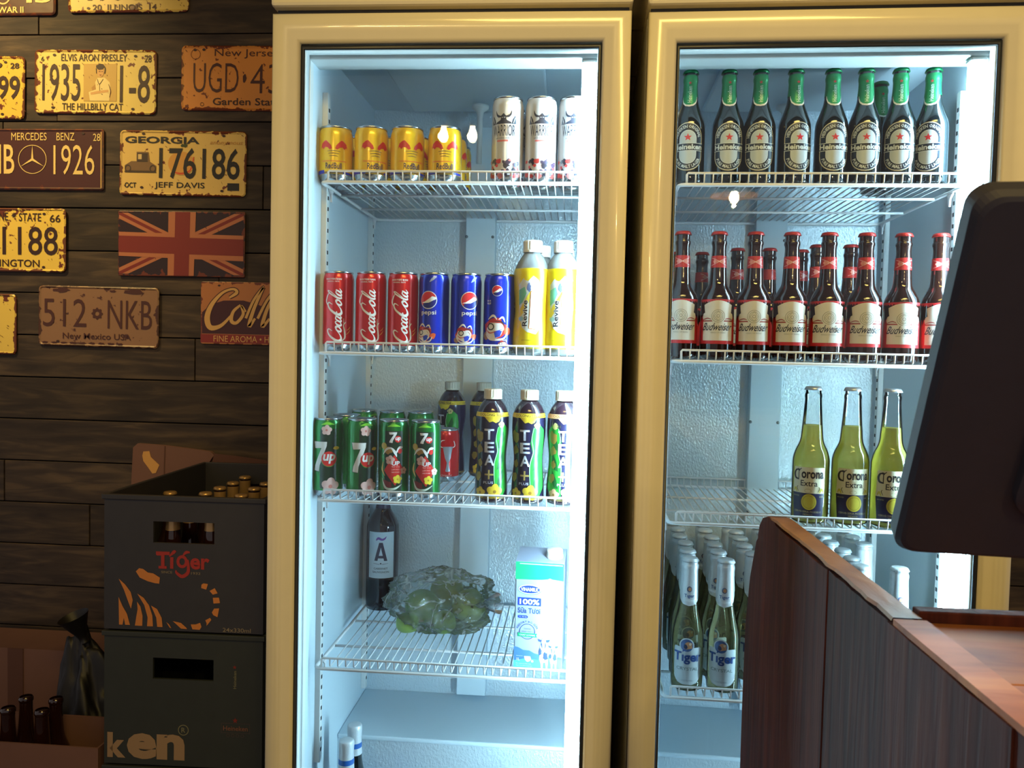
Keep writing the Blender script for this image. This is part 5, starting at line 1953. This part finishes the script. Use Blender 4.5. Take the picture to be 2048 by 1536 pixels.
def fruit(x, y, z_, r, sx, m, lab, seed):
    t = new_root('green_fruit')
    bm = bmesh.new()
    bmesh.ops.create_icosphere(bm, subdivisions=4, radius=r)
    rnd = random.Random(seed)
    a, b_, c_ = [rnd.uniform(0, 6) for _ in range(3)]
    for p in bm.verts:
        n = p.co.normalized()
        p.co = Vector((n.x * r * sx, n.y * r, n.z * r)) * (1 + 0.03 * sin(3 * n.x + a) + 0.03 * sin(4 * n.y + b_) + 0.03 * cos(5 * n.z + c_) - 0.10 * math.exp(-((1 - n.x) * 9)))
    MB().bm(bm, m, True).obj('skin', t)
    MB().lathe([(0.0028, 0), (0.0018, 0.004), (0.0024, 0.009)], mat('stalk', srgb(96, 84, 50), 0.7), 8).obj('stalk', t, (r * sx * 0.88, 0, 0), (0, pi / 2, 0))
    t.location = l2w((x, y, z_), 1)
    t.rotation_euler = (0, rnd.uniform(-0.3, 0.3), rnd.uniform(0, 6))
    tag(t, lab, 'fruit', 'green fruits in the plastic bag')


fruit(0.222, 0.335, z4 + 0.040, 0.036, 1.12, M_FRUIT, 'green fruit in the bag beside the wine bottle', 1)
fruit(0.322, 0.350, z4 + 0.040, 0.037, 1.1, M_FRUIT2, 'yellowish green fruit at the bag side away from the wine bottle', 2)
fruit(0.268, 0.400, z4 + 0.052, 0.038, 1.1, M_FRUIT2, 'yellowish green fruit lying highest at the back of the bag', 4)
fruit(0.280, 0.272, z4 + 0.027, 0.0235, 1.2, M_FRUIT, 'small green fruit lying foremost in the bag', 3)
fruit(0.206, 0.262, z4 + 0.027, 0.022, 1.2, M_FRUIT, 'small green fruit at the near bag corner', 6)
t = new_root('plastic_bag')
bm = bmesh.new()
bmesh.ops.create_icosphere(bm, subdivisions=6, radius=1)
from mathutils import noise as mnoise
for p in bm.verts:
    n = p.co.normalized()
    q = Vector((n.x * 0.114, n.y * 0.098, n.z * 0.062))
    r1 = mnoise.noise(n * 2.2 + Vector((3, 1, 7)))
    rid = (1 - abs(mnoise.noise(n * 3.6 + Vector((9, 2, 4)))) * 2) ** 3
    fine = (1 - abs(mnoise.noise(Vector((n.x * 8, n.y * 8, n.z * 4)) + Vector((5, 5, 1)))) * 2) ** 5
    q *= 1.02 + 0.22 * r1 + 0.07 * rid + 0.055 * fine
    q.z = max(q.z + 0.058, 0.0012 + 0.002 * abs(fine))
    p.co = q
MB().bm(bm, M_BAG, True).obj('bag_film', t)
kn = MB()
kn.lathe(smooth_prof([(0.0035, 0.0), (0.005, 0.006), (0.004, 0.012), (0.010, 0.024), (0.018, 0.040), (0.022, 0.052)], 3), M_BAG, 22, cap1=False)
kn.obj('tied_neck', t, (0.085, -0.035, 0.062), (radians(20), radians(75), 0))
t.location = l2w((0.262, 0.325, z4 - 0.001), 1)
tag(t, 'thin clear plastic bag knotted around green fruits', 'plastic bag')

# foil-topped bottles on the fridge floor --------------------------------------
t = new_root('beer_bottle')
HF = 0.28
PF = smooth_prof([(0.022, 0.0), (0.029, 0.003), (0.0305, 0.010), (0.0305, 0.14), (0.0290, 0.158), (0.0225, 0.178), (0.0175, 0.198), (0.0150, 0.220), (0.0135, 0.255), (0.0140, 0.268), (0.0140, 0.276), (0.013, HF)], 3)
MB().lathe(PF, M_DKGREEN, 28).obj('bottle_glass', t)
fo = MB().lathe(cut_prof(PF, 0.222, HF - 0.0005, 0.0007) + [(0.011, HF + 0.0015), (0.0005, HF + 0.0015)], M_FOIL_S, 28, cap0=False).obj('neck_foil', t)
c = Canvas()
c.rect(-44, 236, 44, 246, ink(36, 92, 170, 0.35), 1)
c.wrap(prof_fn([(r_ + 0.0009, z_) for r_, z_ in PF]), 3).obj('blue_band', fo)
MB().lathe(cut_prof(PF, 0.04, 0.12, 0.0004), mat('blue_label', srgb(60, 90, 160), 0.4), 28, cap0=False, cap1=False).obj('paper_label', t)
place(t, 0.1195, 0.115, ZF, 1, 0, 'front silver foil bottle with blue neck band on the fridge floor', 'bottle', 'foil topped bottles on the fridge floor')
place(t, 0.1175, 0.180, ZF, 1, 20, 'rear silver foil bottle with blue neck band on the fridge floor', 'bottle', 'foil topped bottles on the fridge floor')

# ------------------------------------------------------------------ beer crates left of the fridge
CW, CD, CH = 0.324, 0.462, 0.276
M_CRN = mat('navy_crate_plastic', srgb(48, 47, 54), 0.5, noise=0.15)
M_CRG = mat('green_crate_plastic', srgb(44, 48, 46), 0.5, noise=0.15)


def wall_with_hole(b, x0, x1, z0, z1, hx0, hx1, hz0, hz1, y0, y1, m):
    b.box((x0, y0, z0), (hx0, y1, z1), m)
    b.box((hx1, y0, z0), (x1, y1, z1), m)
    b.box((hx0, y0, z0), (hx1, y1, hz0), m)
    b.box((hx0, y0, hz1), (hx1, y1, z1), m)


def make_crate(m, H, ztop, dx, dy, dr, draw, label, cat='crate', rimcol=None):
    t = new_root('beer_crate')
    b = MB()
    w = 0.006
    hx = 0.062
    wall_with_hole(b, -CW / 2, CW / 2, 0.004, H - 0.008, -hx, hx, H - 0.095, H - 0.052, 0, w, m)
    b.obj('end_wall', t)
    b = MB()
    wall_with_hole(b, -CW / 2, CW / 2, 0.004, H - 0.008, -hx, hx, H - 0.095, H - 0.052, CD - w, CD, m)
    b.obj('end_wall', t)
    MB().box((-CW / 2, w, 0.004), (-CW / 2 + w, CD - w, H - 0.008), m).obj('side_wall', t)
    MB().box((CW / 2 - w, w, 0.004), (CW / 2, CD - w, H - 0.008), m).obj('side_wall', t)
    MB().box((-CW / 2 + w, w, 0.004), (CW / 2 - w, CD - w, 0.012), m).obj('base', t)
    r = MB()
    e = 0.004
    r.box((-CW / 2 - e, -e, H - 0.010), (CW / 2 + e, w, H), m, 0.0015)
    r.box((-CW / 2 - e, CD - w, H - 0.010), (CW / 2 + e, CD + e, H), m, 0.0015)
    r.box((-CW / 2 - e, w, H - 0.010), (-CW / 2 + w, CD - w, H), m, 0.0015)
    r.box((CW / 2 - w, w, H - 0.010), (CW / 2 + e, CD - w, H), m, 0.0015)
    r.obj('rim', t)
    d = MB()
    for k in (1, 2, 3):
        x = -CW / 2 + CW * k / 4
        d.box((x - 0.0015, w, 0.012), (x + 0.0015, CD - w, 0.11), m)
    for k in range(1, 6):
        y = CD * k / 6
        d.box((-CW / 2 + w, y - 0.0015, 0.0122), (CW / 2 - w, y + 0.0015, 0.108), m)
    d.obj('bottle_divider', t)
    if draw:
        c = Canvas()
        draw(c)
        c.flat('printed_logo', t, y=-0.0002)
    t.location = (dx, dy, ztop - H)
    t.rotation_euler = (0, 0, dr)
    return tag(t, label, cat, 'stacked beer crates beside the fridge')


def crp(u, v):
    """print coordinates (mm, from crate middle bottom) of a pixel of the 180,860 close-up of the upper crate"""
    x = (u / 3.747 + 180 - 368) / 316 * CW * 1000
    z_ = (1263 - (v / 3.747 + 860)) / 272 * CH * 1000
    return (x, z_)


def d_tiger(c):
    rd, og, gr = ink(158, 44, 34, 0.45), ink(196, 122, 56, 0.45), ink(130, 116, 96, 0.45)
    P = crp
    a, b = P(500, 1030), P(900, 905)
    c.text('T\u0131', a[0], a[1], P(630, 0)[0], b[1], rd, 2, 0.03)
    c.text('er', P(755, 0)[0], a[1], P(898, 0)[0], P(0, 945)[1], rd, 2, 0.03)
    for x0, y0, x1, y1 in ((505, 912, 560, 935), (520, 1012, 580, 1032)):
        p, q = P(x0, y1), P(x1, y0)
        c.rect(p[0], p[1], q[0], q[1], rd, 2)
    g = P(695, 975)
    c.ring(g[0], g[1], 11.5, 6, rd, 2, ry=13)
    c.stroke([P(735, 960) + (5,), P(742, 1020) + (6,), P(735, 1060) + (7,), P(695, 1085) + (7,), P(655, 1060) + (5,), P(650, 1040) + (2,)], 5, rd, 2)
    c.stroke([P(700, 930) + (2,), P(725, 905) + (6,), P(752, 905) + (3,)], 5, rd, 2)
    c.stroke([P(600, 940) + (2,), P(635, 905) + (7,), P(650, 905) + (2,)], 5, rd, 2)
    p, q = P(540, 1066), P(622, 1048)
    c.text('SINCE', p[0], p[1], q[0], q[1], gr, 2, 0.01)
    p, q = P(762, 1068), P(832, 1050)
    c.text('1932', p[0], p[1], q[0], q[1], gr, 2, 0.01)
    p, q = P(1000, 1486), P(1208, 1455)
    c.text('24x330ml', p[0], p[1], q[0], q[1], gr, 2, 0.01)
    blobs = [
        [(350, 1060), (375, 1035), (405, 1040), (440, 1065), (480, 1070), (530, 1100), (525, 1145), (490, 1142), (440, 1130), (380, 1105)],
        [(222, 1118), (270, 1160), (312, 1215), (328, 1275), (315, 1340), (295, 1290), (262, 1200)],
        [(222, 1255), (250, 1320), (285, 1380), (308, 1462), (272, 1462), (262, 1410), (252, 1462), (226, 1462)],
        [(360, 1285), (385, 1320), (402, 1390), (400, 1465), (345, 1465), (355, 1400), (365, 1340)],
        [(362, 1225), (410, 1255), (450, 1310), (475, 1385), (480, 1466), (436, 1466), (440, 1400), (415, 1310)],
        [(465, 1310), (510, 1335), (545, 1400), (552, 1468), (512, 1468), (505, 1400)],
        [(580, 1430), (600, 1445), (618, 1475), (605, 1470)],
        [(628, 1420), (690, 1432), (728, 1465), (735, 1476), (690, 1474)],
        [(762, 1440), (800, 1438), (832, 1425), (842, 1455), (828, 1478), (775, 1476)],
        [(870, 1405), (905, 1385), (915, 1400), (880, 1446), (880, 1425)],
        [(918, 1345), (935, 1315), (972, 1312), (960, 1378), (930, 1365)],
        [(925, 1235), (970, 1232), (978, 1272), (930, 1278)],
        [(900, 1185), (938, 1163), (960, 1200), (925, 1212)],
        [(840, 1140), (855, 1130), (888, 1134), (875, 1176), (838, 1166)]]
    for bl in blobs:
        c.poly([P(*p) for p in bl], og, 1)


def crp2(u, v):
    x = (u / 3.657 - 371) / 318 * CW * 1000
    z_ = (1545 - (v / 3.657 + 1240)) / 272 * CH * 1000
    return (x, z_)


def d_green_crate(c):
    cr, rd, gr = ink(150, 122, 92, 0.5), ink(120, 40, 30, 0.5), ink(120, 116, 88, 0.5)
    P = crp2
    for txt, x0, y0, x1, y1 in (('k', 800, 870, 935, 1056), ('en', 945, 868, 1372, 1060)):
        p, q = P(x0, y1), P(x1, y0)
        c.text(txt, p[0], p[1], q[0], q[1], cr, 1, 0.045)
    p = P(1362, 832)
    c.ring(p[0], p[1], 11, 1.6, gr, 1)
    c.text('R', p[0] - 4, p[1] - 5, p[0] + 4, p[1] + 5, gr, 1, 0.01)
    for u, v, r in ((1735, 355, 4.4), (1742, 745, 6)):
        p = P(u, v)
        c.star(p[0], p[1], r, rd, 1)
    p, q = P(1726, 512), P(1748, 382)
    c.text('Heineken', p[0], p[1], q[0], q[1], gr, 1, 0.01, vert=True)
    p, q = P(1655, 820), P(1835, 785)
    c.text('Heineken', p[0], p[1], q[0], q[1], ink(120, 80, 66), 2, 0.01)
    a, b = P(1640, 838), P(1850, 765)
    w = 0.8
    for (x0, y0, x1, y1) in ((a[0], a[1], b[0], a[1] + w), (a[0], b[1] - w, b[0], b[1]), (a[0], a[1], a[0] + w, b[1]), (b[0] - w, a[1], b[0], b[1])):
        c.rect(x0, y0, x1, y1, ink(80, 66, 66), 1)
    for k in range(4):
        p = P(1690 + 35 * k, 856)
        c.ring(p[0], p[1], 3.4, 0.8, ink(80, 66, 66), 1, n=12)


CX, CY = -0.2265, 0.150
make_crate(M_CRN, CH, 1.185, CX, CY, 0.030, d_tiger, 'black beer crate with red lettering and orange tiger stripes, topmost of the stack')
make_crate(M_CRG, CH, 0.909, CX, CY + 0.001, 0.030, d_green_crate, 'dark green beer crate under the black one with cream letters')
make_crate(M_CRG, 0.316, 0.633, CX, CY + 0.002, 0.030, None, 'dark green beer crate hidden under the two visible crates')
make_crate(M_CRG, 0.317, 0.317, CX, CY + 0.001, 0.030, None, 'dark green beer crate standing on the floor under the stack')

# capped bottles inside the upper crate
M_CAPG = mat('brassy_crown_cap', srgb(190, 152, 100), 0.3, 0.5)
HK = 0.225
PK = smooth_prof([(0.021, 0.0), (0.0275, 0.003), (0.0295, 0.010), (0.0295, 0.095), (0.0270, 0.115), (0.0180, 0.140), (0.0150, 0.165), (0.0130, 0.200), (0.0132, 0.215), (0.0126, HK - 0.001)], 2)
P_K = new_root('beer_bottle')
MB().lathe(PK, M_BROWN, 20).obj('bottle_glass', P_K)
MB().lathe(cut_prof(PK, 0.180, 0.218, 0.0005), M_CAPG, 20, cap0=False, cap1=False).obj('neck_foil', P_K)
crown_cap(HK - 0.003, 0.0140, M_CAPG, 30).obj('crown_cap', P_K)
nb_ = 0
for j in range(6):
    for k in range(4):
        if (j, k) in ((0, 0), (1, 0), (5, 0), (4, 0), (3, 0)):
            continue
        lx = -CW / 2 + CW * (k + 0.5) / 4
        ly = CD * (j + 0.5) / 6
        a = 0.030
        p = (CX + lx * cos(a) - ly * sin(a), CY + lx * sin(a) + ly * cos(a), 0.909 + 0.0125 + 0.0065 + 0.001 * ((j * 5 + k) % 3))
        rz = 0.7 * k + j
        lab = 'capped bottle in the black crate, %s row from the front, %s lane from the left' % (ORD[j], ORD[k])
        if nb_ == 0:
            o = P_K
            o.location = p
        else:
            o = copy_tree(P_K, p, rz)
        nb_ += 1
        tag(o, lab, 'bottle', 'capped bottles in the beer crate')

# cardboard carton behind the crates, its flap leaning on the wall
M_CARD = mat('red_brown_cardboard', srgb(112, 78, 68), 0.8, noise=0.12, nscale=12, bump=0.1)
M_CARD2 = mat('dark_cardboard', srgb(88, 56, 48), 0.85, noise=0.15, nscale=10, bump=0.1)
M_TAPE = mat('yellow_packing_tape', srgb(206, 150, 60), 0.35, noise=0.1, coat=0.3)


def slab(b, pts, th, m):
    """polygon in x, z at the front of a sheet th thick (towards +y)"""
    n = len(pts)
    v = [(x, 0, z_) for x, z_ in pts] + [(x, th, z_) for x, z_ in pts]
    f = [tuple(range(n)), tuple(reversed(range(n, 2 * n)))] + [(i, i + n, (i + 1) % n + n, (i + 1) % n) for i in range(n)]
    return b.add(v, f, m)


YC = 0.628
P_ = lambda u, v: (lambda q: (q.x, q.z))(at_y(u, v, YC))
t = empty('cardboard_box', (0, YC, 0))
b = slab(MB(), [P_(262, 975), P_(266, 895), P_(275, 887), P_(328, 891), P_(420, 903), P_(428, 910), P_(418, 925), P_(540, 935), P_(545, 1010), P_(262, 1010)], 0.012, M_CARD)
b.obj('flap', t)
slab(MB(), [P_(329, 892), P_(331, 892), P_(329, 960), P_(327, 960)], 0.001, M_CARD2).obj('fold_crease', t, (0, -0.001, 0))
slab(MB(), [P_(287, 903), P_(299, 902), P_(302, 914), P_(319, 930), P_(312, 946), P_(305, 947), P_(296, 934), P_(287, 922), P_(285, 911)], 0.0006, M_TAPE).obj('tape_strip', t, (0, -0.001, 0))
slab(MB(), [P_(430, 907), P_(470, 911), P_(540, 921), P_(540, 934), P_(425, 930)], 0.004, M_CARD2).obj('torn_flap', t, (0, -0.006, 0))
tag(t, 'red brown cardboard flap with yellow tape leaning on the wall behind the crates', 'cardboard box')
zb_ = P_(262, 1010)[1]
for x0, x1, y0_, y1_ in ((-0.600, -0.300, YC - 0.001, YC + 0.012),):
    MB().box((x0, 0.0, 0.0), (x1 + 0.08, 0.012, zb_), M_CARD).obj('box_panel', t)

# jumble left of the crates
t = empty('cardboard_box', (-0.70, 0.05, 0))
a1 = at_y(0, 1468, 0.16)
a2 = at_y(196, 1497, 0.16)
t.location = (a1.x, 0.16, 0)
wbx = a2.x - a1.x
b = MB()
b.box((-0.25, 0, 0), (wbx, 0.004, a2.z), M_CARD)
b.box((-0.25, 0.13, 0), (wbx, 0.134, a2.z), M_CARD)
b.box((-0.25, 0.004, 0), (-0.246, 0.13, a2.z), M_CARD)
b.box((wbx - 0.004, 0.004, 0), (wbx, 0.13, a2.z), M_CARD)
b.obj('side_panel', t)
MB().box((-0.246, 0.004, a2.z - 0.176), (wbx - 0.004, 0.130, a2.z - 0.171), M_CARD2).obj('inner_floor', t)
t.rotation_euler = (0, 0, 0)
tag(t, 'low reddish cardboard box on the floor in the dark corner', 'cardboard box')
b1 = at_y(-60, 1300, 0.48)
b2 = at_y(212, 1290, 0.48)
t = empty('cardboard_box', (b1.x, 0.48, 0))
MB().box((-0.1, 0, 0), (b2.x - b1.x, 0.13, at_y(100, 1300, 0.48).z), M_CARD).obj('box_body', t)
MB().box((0.1, -0.002, 0.3), (0.14, 0.0, at_y(100, 1300, 0.48).z), M_CARD2).obj('tape_strip', t)
tag(t, 'tall reddish cardboard box against the wall behind the dark bottles', 'cardboard box')
# a black sack slumped between the boxes
M_SACK = mat('black_plastic_film', srgb(20, 18, 20), 0.5, noise=0.2)
t = new_root('rubbish_sack')
bm = bmesh.new()
bmesh.ops.create_icosphere(bm, subdivisions=5, radius=1)
for p in bm.verts:
    n = p.co.normalized()
    r1 = mnoise.noise(n * 2.0 + Vector((1, 8, 3)))
    rid = 1 - abs(mnoise.noise(n * 5 + Vector((2, 6, 4)))) * 2
    q = Vector((n.x * 0.105, n.y * 0.07, n.z * 0.34)) * (1 + 0.25 * r1 + 0.06 * rid)
    q.z = max(q.z + 0.32, 0.0)
    if n.z > 0.5:
        q.x *= 1 - (n.z - 0.5) * 1.1
        q.y *= 1 - (n.z - 0.5) * 1.1
        q.x -= (n.z - 0.5) * 0.05
    p.co = q
MB().bm(bm, M_SACK, True).obj('sack_film', t)
MB().lathe(smooth_prof([(0.012, 0), (0.009, 0.015), (0.02, 0.04), (0.034, 0.07)], 3), M_SACK, 18, cap1=False).obj('tied_neck', t, (-0.02, 0, 0.66), (0.2, -0.3, 0))
t.location = (-0.555, 0.375, 0.13)
MB().box((-0.09, -0.06, -0.13), (0.09, 0.06, 0.015), M_SACK, 0.01).obj('sack_bottom', t)
tag(t, 'black plastic sack slumped between cardboard boxes in the dark corner', 'sack')
# empty bottles standing in the low box
P_E = new_root('empty_bottle')
MB().lathe(PK, M_BROWN, 20).obj('bottle_glass', P_E)
MB().lathe([(0.0128, HK - 0.012), (0.0146, HK - 0.009), (0.0146, HK - 0.003), (0.0125, HK)], M_BROWN, 20, cap0=False, cap1=False).obj('bottle_mouth', P_E)
first = True
for u, v, w in ((52, 1372, 'nearest the wall side'), (112, 1362, 'closest to the crates'), (84, 1402, 'in the middle of the four'), (16, 1398, 'at the box edge away from the crates')):
    y = 0.255 if v < 1380 else 0.200
    q = at_y(u, v, y)
    o = P_E if first else copy_tree(P_E, (0, 0, 0), 0)
    first = False
    o.location = (q.x, y, a2.z - 0.1705)
    tag(o, 'empty dark bottle in the low cardboard box, ' + w, 'bottle', 'empty bottles in the low box')

# ------------------------------------------------------------------ counter in the foreground
M_BOARD = wood_mat('dark_stained_board', srgb(62, 28, 24), srgb(102, 50, 36), (9, 9, 0.7), 0.7, 6.0, 0.6, srgb(82, 38, 30), spec=0.2)
M_EDGE = wood_mat('sawn_board_edge', srgb(150, 100, 60), srgb(196, 146, 96), (3, 1.2, 3), 0.5, 9.0, 0.5)
M_TOP = wood_mat('orange_counter_wood', srgb(120, 66, 34), srgb(206, 138, 76), (0.8, 4, 4), 0.55, 4.0, 0.25, srgb(180, 108, 56), spec=0.15)
ZT = 1.267
PX0, PX1 = 0.815, 0.841
t = empty('wooden_counter', (0, 0, 0))
tag(t, 'wooden bar counter with dark plank side and orange wood top in front of the fridges', 'counter')
# profile of the side panel's far end, rounded at the top
far = [(-0.178, 1.226), (-0.186, 1.242), (-0.204, 1.256), (-0.232, 1.264), (-0.27, ZT - 0.004)]
seams = [-0.178, -0.4965, -0.66, -0.86, -1.06, -1.30]


def board(y_far, y_near, x0, x1, prof, m, name, parent):
    """vertical plank with its wide face along y; prof = top outline (y, z) from far to near"""
    n = len(prof)
    pts = [(y_near, 0.0)] + [(y_far, 0.0)] + prof
    k = len(pts)
    v = [(x0, y, z_) for y, z_ in pts] + [(x1, y, z_) for y, z_ in pts]
    f = [tuple(range(k)), tuple(reversed(range(k, 2 * k)))] + [(i, i + k, (i + 1) % k + k, (i + 1) % k) for i in range(k)]
    b = MB()
    b.add(v, f, m)
    return b.obj(name, parent)


rnd = random.Random(3)


def live(y0, y1, n=7, amp=0.0016):
    return [(y0 + (y1 - y0) * k / n, ZT - 0.0065 + rnd.uniform(-amp, amp * 0.2) * (0 < k < n)) for k in range(n + 1)]


for i in range(len(seams) - 1):
    ya, yb_ = seams[i] - (0.0008 if i else 0), seams[i + 1] + 0.0008
    dxx = (0.0, 0.0012, -0.0006, 0.0009, 0)[i]
    top_ = (far + live(-0.275, yb_) if i == 0 else live(ya, yb_))
    board(ya, yb_, PX0 + dxx, PX1 - 0.0005, top_, M_BOARD, 'plank', t)
# end post behind the first plank
b = MB()
pts = [(-0.112, 0.0), (-0.104, 0.95), (-0.108, 1.07), (-0.128, 1.15), (-0.160, 1.212), (-0.1765, 1.224), (-0.1765, 0.0)]
k = len(pts)
v = [(PX0 + 0.002, y, z_) for y, z_ in pts] + [(PX1 + 0.012, y, z_) for y, z_ in pts]
b.add(v, [tuple(range(k)), tuple(reversed(range(k, 2 * k)))] + [(i, i + k, (i + 1) % k + k, (i + 1) % k) for i in range(k)], M_BOARD)
b.obj('end_post', t)
# light sawn cap along the top of the side
cap = MB()
v, f = [], []
ys = [-0.20 - (0.47 * k / 24) for k in range(25)]
for k, y in enumerate(ys):
    zz = ZT if y < -0.27 else ZT - ((y + 0.27) / 0.07) ** 2 * 0.012
    wv = rnd.uniform(-0.0022, 0.0016)
    v += [(PX0 + 0.0005 + wv, y, zz - 0.003), (PX0 + 0.002 + wv, y, zz), (PX1 - 0.0008, y, zz), (PX1, y, zz - 0.004)]
    if k:
        for q in range(3):
            f.append((4 * k - 4 + q, 4 * k - 3 + q, 4 * k + 1 + q, 4 * k + q))
cap.add(v, f, M_EDGE)
cap.obj('sawn_edge', t)
YE = -0.645
tops = [-0.645, -0.790, -0.945, -1.10, -1.26]
for i in range(4):
    MB().box((PX1 - 0.001 if i else PX1 + 0.001, tops[i + 1] + 0.0004, ZT - 0.034), (2.05, tops[i] - (0.016 if i == 0 else 0.0004), ZT - 0.006), M_TOP, 0.0012).obj('top_board', t)
MB().box((PX1 + 0.0005, YE - 0.0155, ZT - 0.036), (2.05, YE, ZT + 0.0035), M_BOARD, 0.0015).obj('raised_lip', t)
MB().box((PX1 + 0.01, YE - 0.05, 0.0), (2.03, YE - 0.02, ZT - 0.036), M_BOARD).obj('back_board', t)
MB().box((PX0 + 0.0003, -1.26, ZT - 0.006), (PX1 + 0.002, -0.672, ZT - 0.0006), M_TOP).obj('top_strip', t)

# black point of sale monitor, leaning back
M_MON = mat('black_monitor_plastic', srgb(54, 54, 68), 0.6, noise=0.1, spec=0.2)
M_SCR = mat('black_screen', srgb(10, 10, 14), 0.1)
B0 = at_y(1787, 1108, -0.72)
psi = radians(6)
rt = Vector((cos(psi), -sin(psi), 0))
d = ray(1958, 385)
tt = (B0 - CAM).dot(rt) / d.dot(rt)
T0 = CAM + d * tt
up = (T0 - B0)
mh = up.length
up.normalize()
nrm = rt.cross(up)            # away from the camera side is -nrm
if nrm.y > 0:
    nrm = -nrm
mw, mt = 0.40, 0.024
M = Matrix((( rt.x, up.x, nrm.x, B0.x), (rt.y, up.y, nrm.y, B0.y), (rt.z, up.z, nrm.z, B0.z), (0, 0, 0, 1)))
t = empty('monitor')
t.matrix_world = M


def rpanel(x0, x1, y0, y1, r, zlist, m, n=7):
    b = MB()
    L = rrect((x1 - x0) / 2, (y1 - y0) / 2, r, n)
    k = len(L)
    cx, cy_ = (x0 + x1) / 2, (y0 + y1) / 2
    v, f = [], []
    for ins, z_ in zlist:
        sx = 1 - ins / ((x1 - x0) / 2)
        sy = 1 - ins / ((y1 - y0) / 2)
        v += [(cx + x * sx, cy_ + y * sy, z_) for x, y in L]
    for i in range(len(zlist) - 1):
        for q in range(k):
            q2 = (q + 1) % k
            f.append((i * k + q, i * k + q2, (i + 1) * k + q2, (i + 1) * k + q))
    f.append(tuple((len(zlist) - 1) * k + q for q in range(k)))
    f.append(tuple(reversed(range(k))))
    b.add(v, f, m)
    return b


rpanel(0, mw, 0, mh, 0.014, [(0.002, -mt), (0, -mt + 0.003), (0, -0.006), (0.003, -0.001), (0.006, 0)], M_MON).obj('back_shell', t)
rpanel(0.07, mw - 0.07, 0.05, mh - 0.06, 0.02, [(0, -0.0005), (0, 0.008), (0.008, 0.014)], M_MON).obj('back_cover', t)
rpanel(0.012, mw - 0.012, 0.012, mh - 0.012, 0.004, [(0, -mt), (0, -mt - 0.001)], M_SCR).obj('screen', t)
Mi = M.inverted()
cxw = B0 + rt * (mw / 2) + up * (mh * 0.4)
st = MB()
b0 = Vector((cxw.x, cxw.y - 0.0, ZT - 0.006))
arm = [cxw + nrm * 0.010, cxw + nrm * 0.02 - Vector((0, 0, 0.04)), Vector((b0.x, b0.y + 0.015, ZT + 0.03)), Vector((b0.x, b0.y + 0.015, ZT - 0.004))]
st.tube([Mi @ p for p in arm], 0.018, M_MON, 12)
st.obj('stand_arm', t)
ft = MB()
bm = bmesh.new()
bmesh.ops.create_cone(bm, segments=32, radius1=0.09, radius2=0.08, depth=0.012, cap_ends=True)
for p in bm.verts:
    p.co = Mi @ (p.co + Vector((b0.x, b0.y + 0.015, ZT + 0.0005)))
ft.bm(bm, M_MON)
ft.obj('stand_foot', t)
tag(t, 'large black monitor leaning back on the wooden counter, screen off', 'monitor')

# ------------------------------------------------------------------ pendants behind the camera, mirrored in the fridge glass
M_BULB = emit_mat('bulb_glow', (1.0, 0.80, 0.45, 1), 60.0)
M_SHADE = mat('yellow_enamel_shade', srgb(236, 176, 30), 0.35)
M_BRASS = mat('brass_socket', srgb(170, 120, 50), 0.3, 0.9)


def pendant(P, label, shade):
    t = empty('pendant_lamp', P)
    MB().lathe(smooth_prof([(0.001, -0.036), (0.013, -0.031), (0.021, -0.015), (0.021, 0.0), (0.013, 0.024), (0.012, 0.036)], 3), M_BULB, 20).obj('bulb', t)
    MB().lathe([(0.014, 0.036), (0.018, 0.042), (0.018, 0.085), (0.006, 0.095)], M_BRASS, 18).obj('socket', t)
    MB().tube([(0, 0, 0.09), (0, 0, 3.2 - P[2])], 0.003, M_GREY, 6).obj('cord', t)
    if shade:
        MB().lathe([(0.105, 0.000), (0.100, 0.012), (0.075, 0.040), (0.030, 0.062), (0.018, 0.066), (0.017, 0.063), (0.029, 0.059), (0.073, 0.037), (0.098, 0.010), (0.105, 0.0)], M_SHADE, 40, cap0=False, cap1=False).obj('shade', t)
    tag(t, label, 'lamp', 'pendant lamps over the bar')


pendant(BULB1, 'bare glowing pendant bulb, the one farther from the shaded lamp', False)
pendant(BULB2, 'bare glowing pendant bulb, the one nearer the shaded lamp', False)
pendant(BULB3, 'pendant lamp with a yellow enamel dish shade', True)
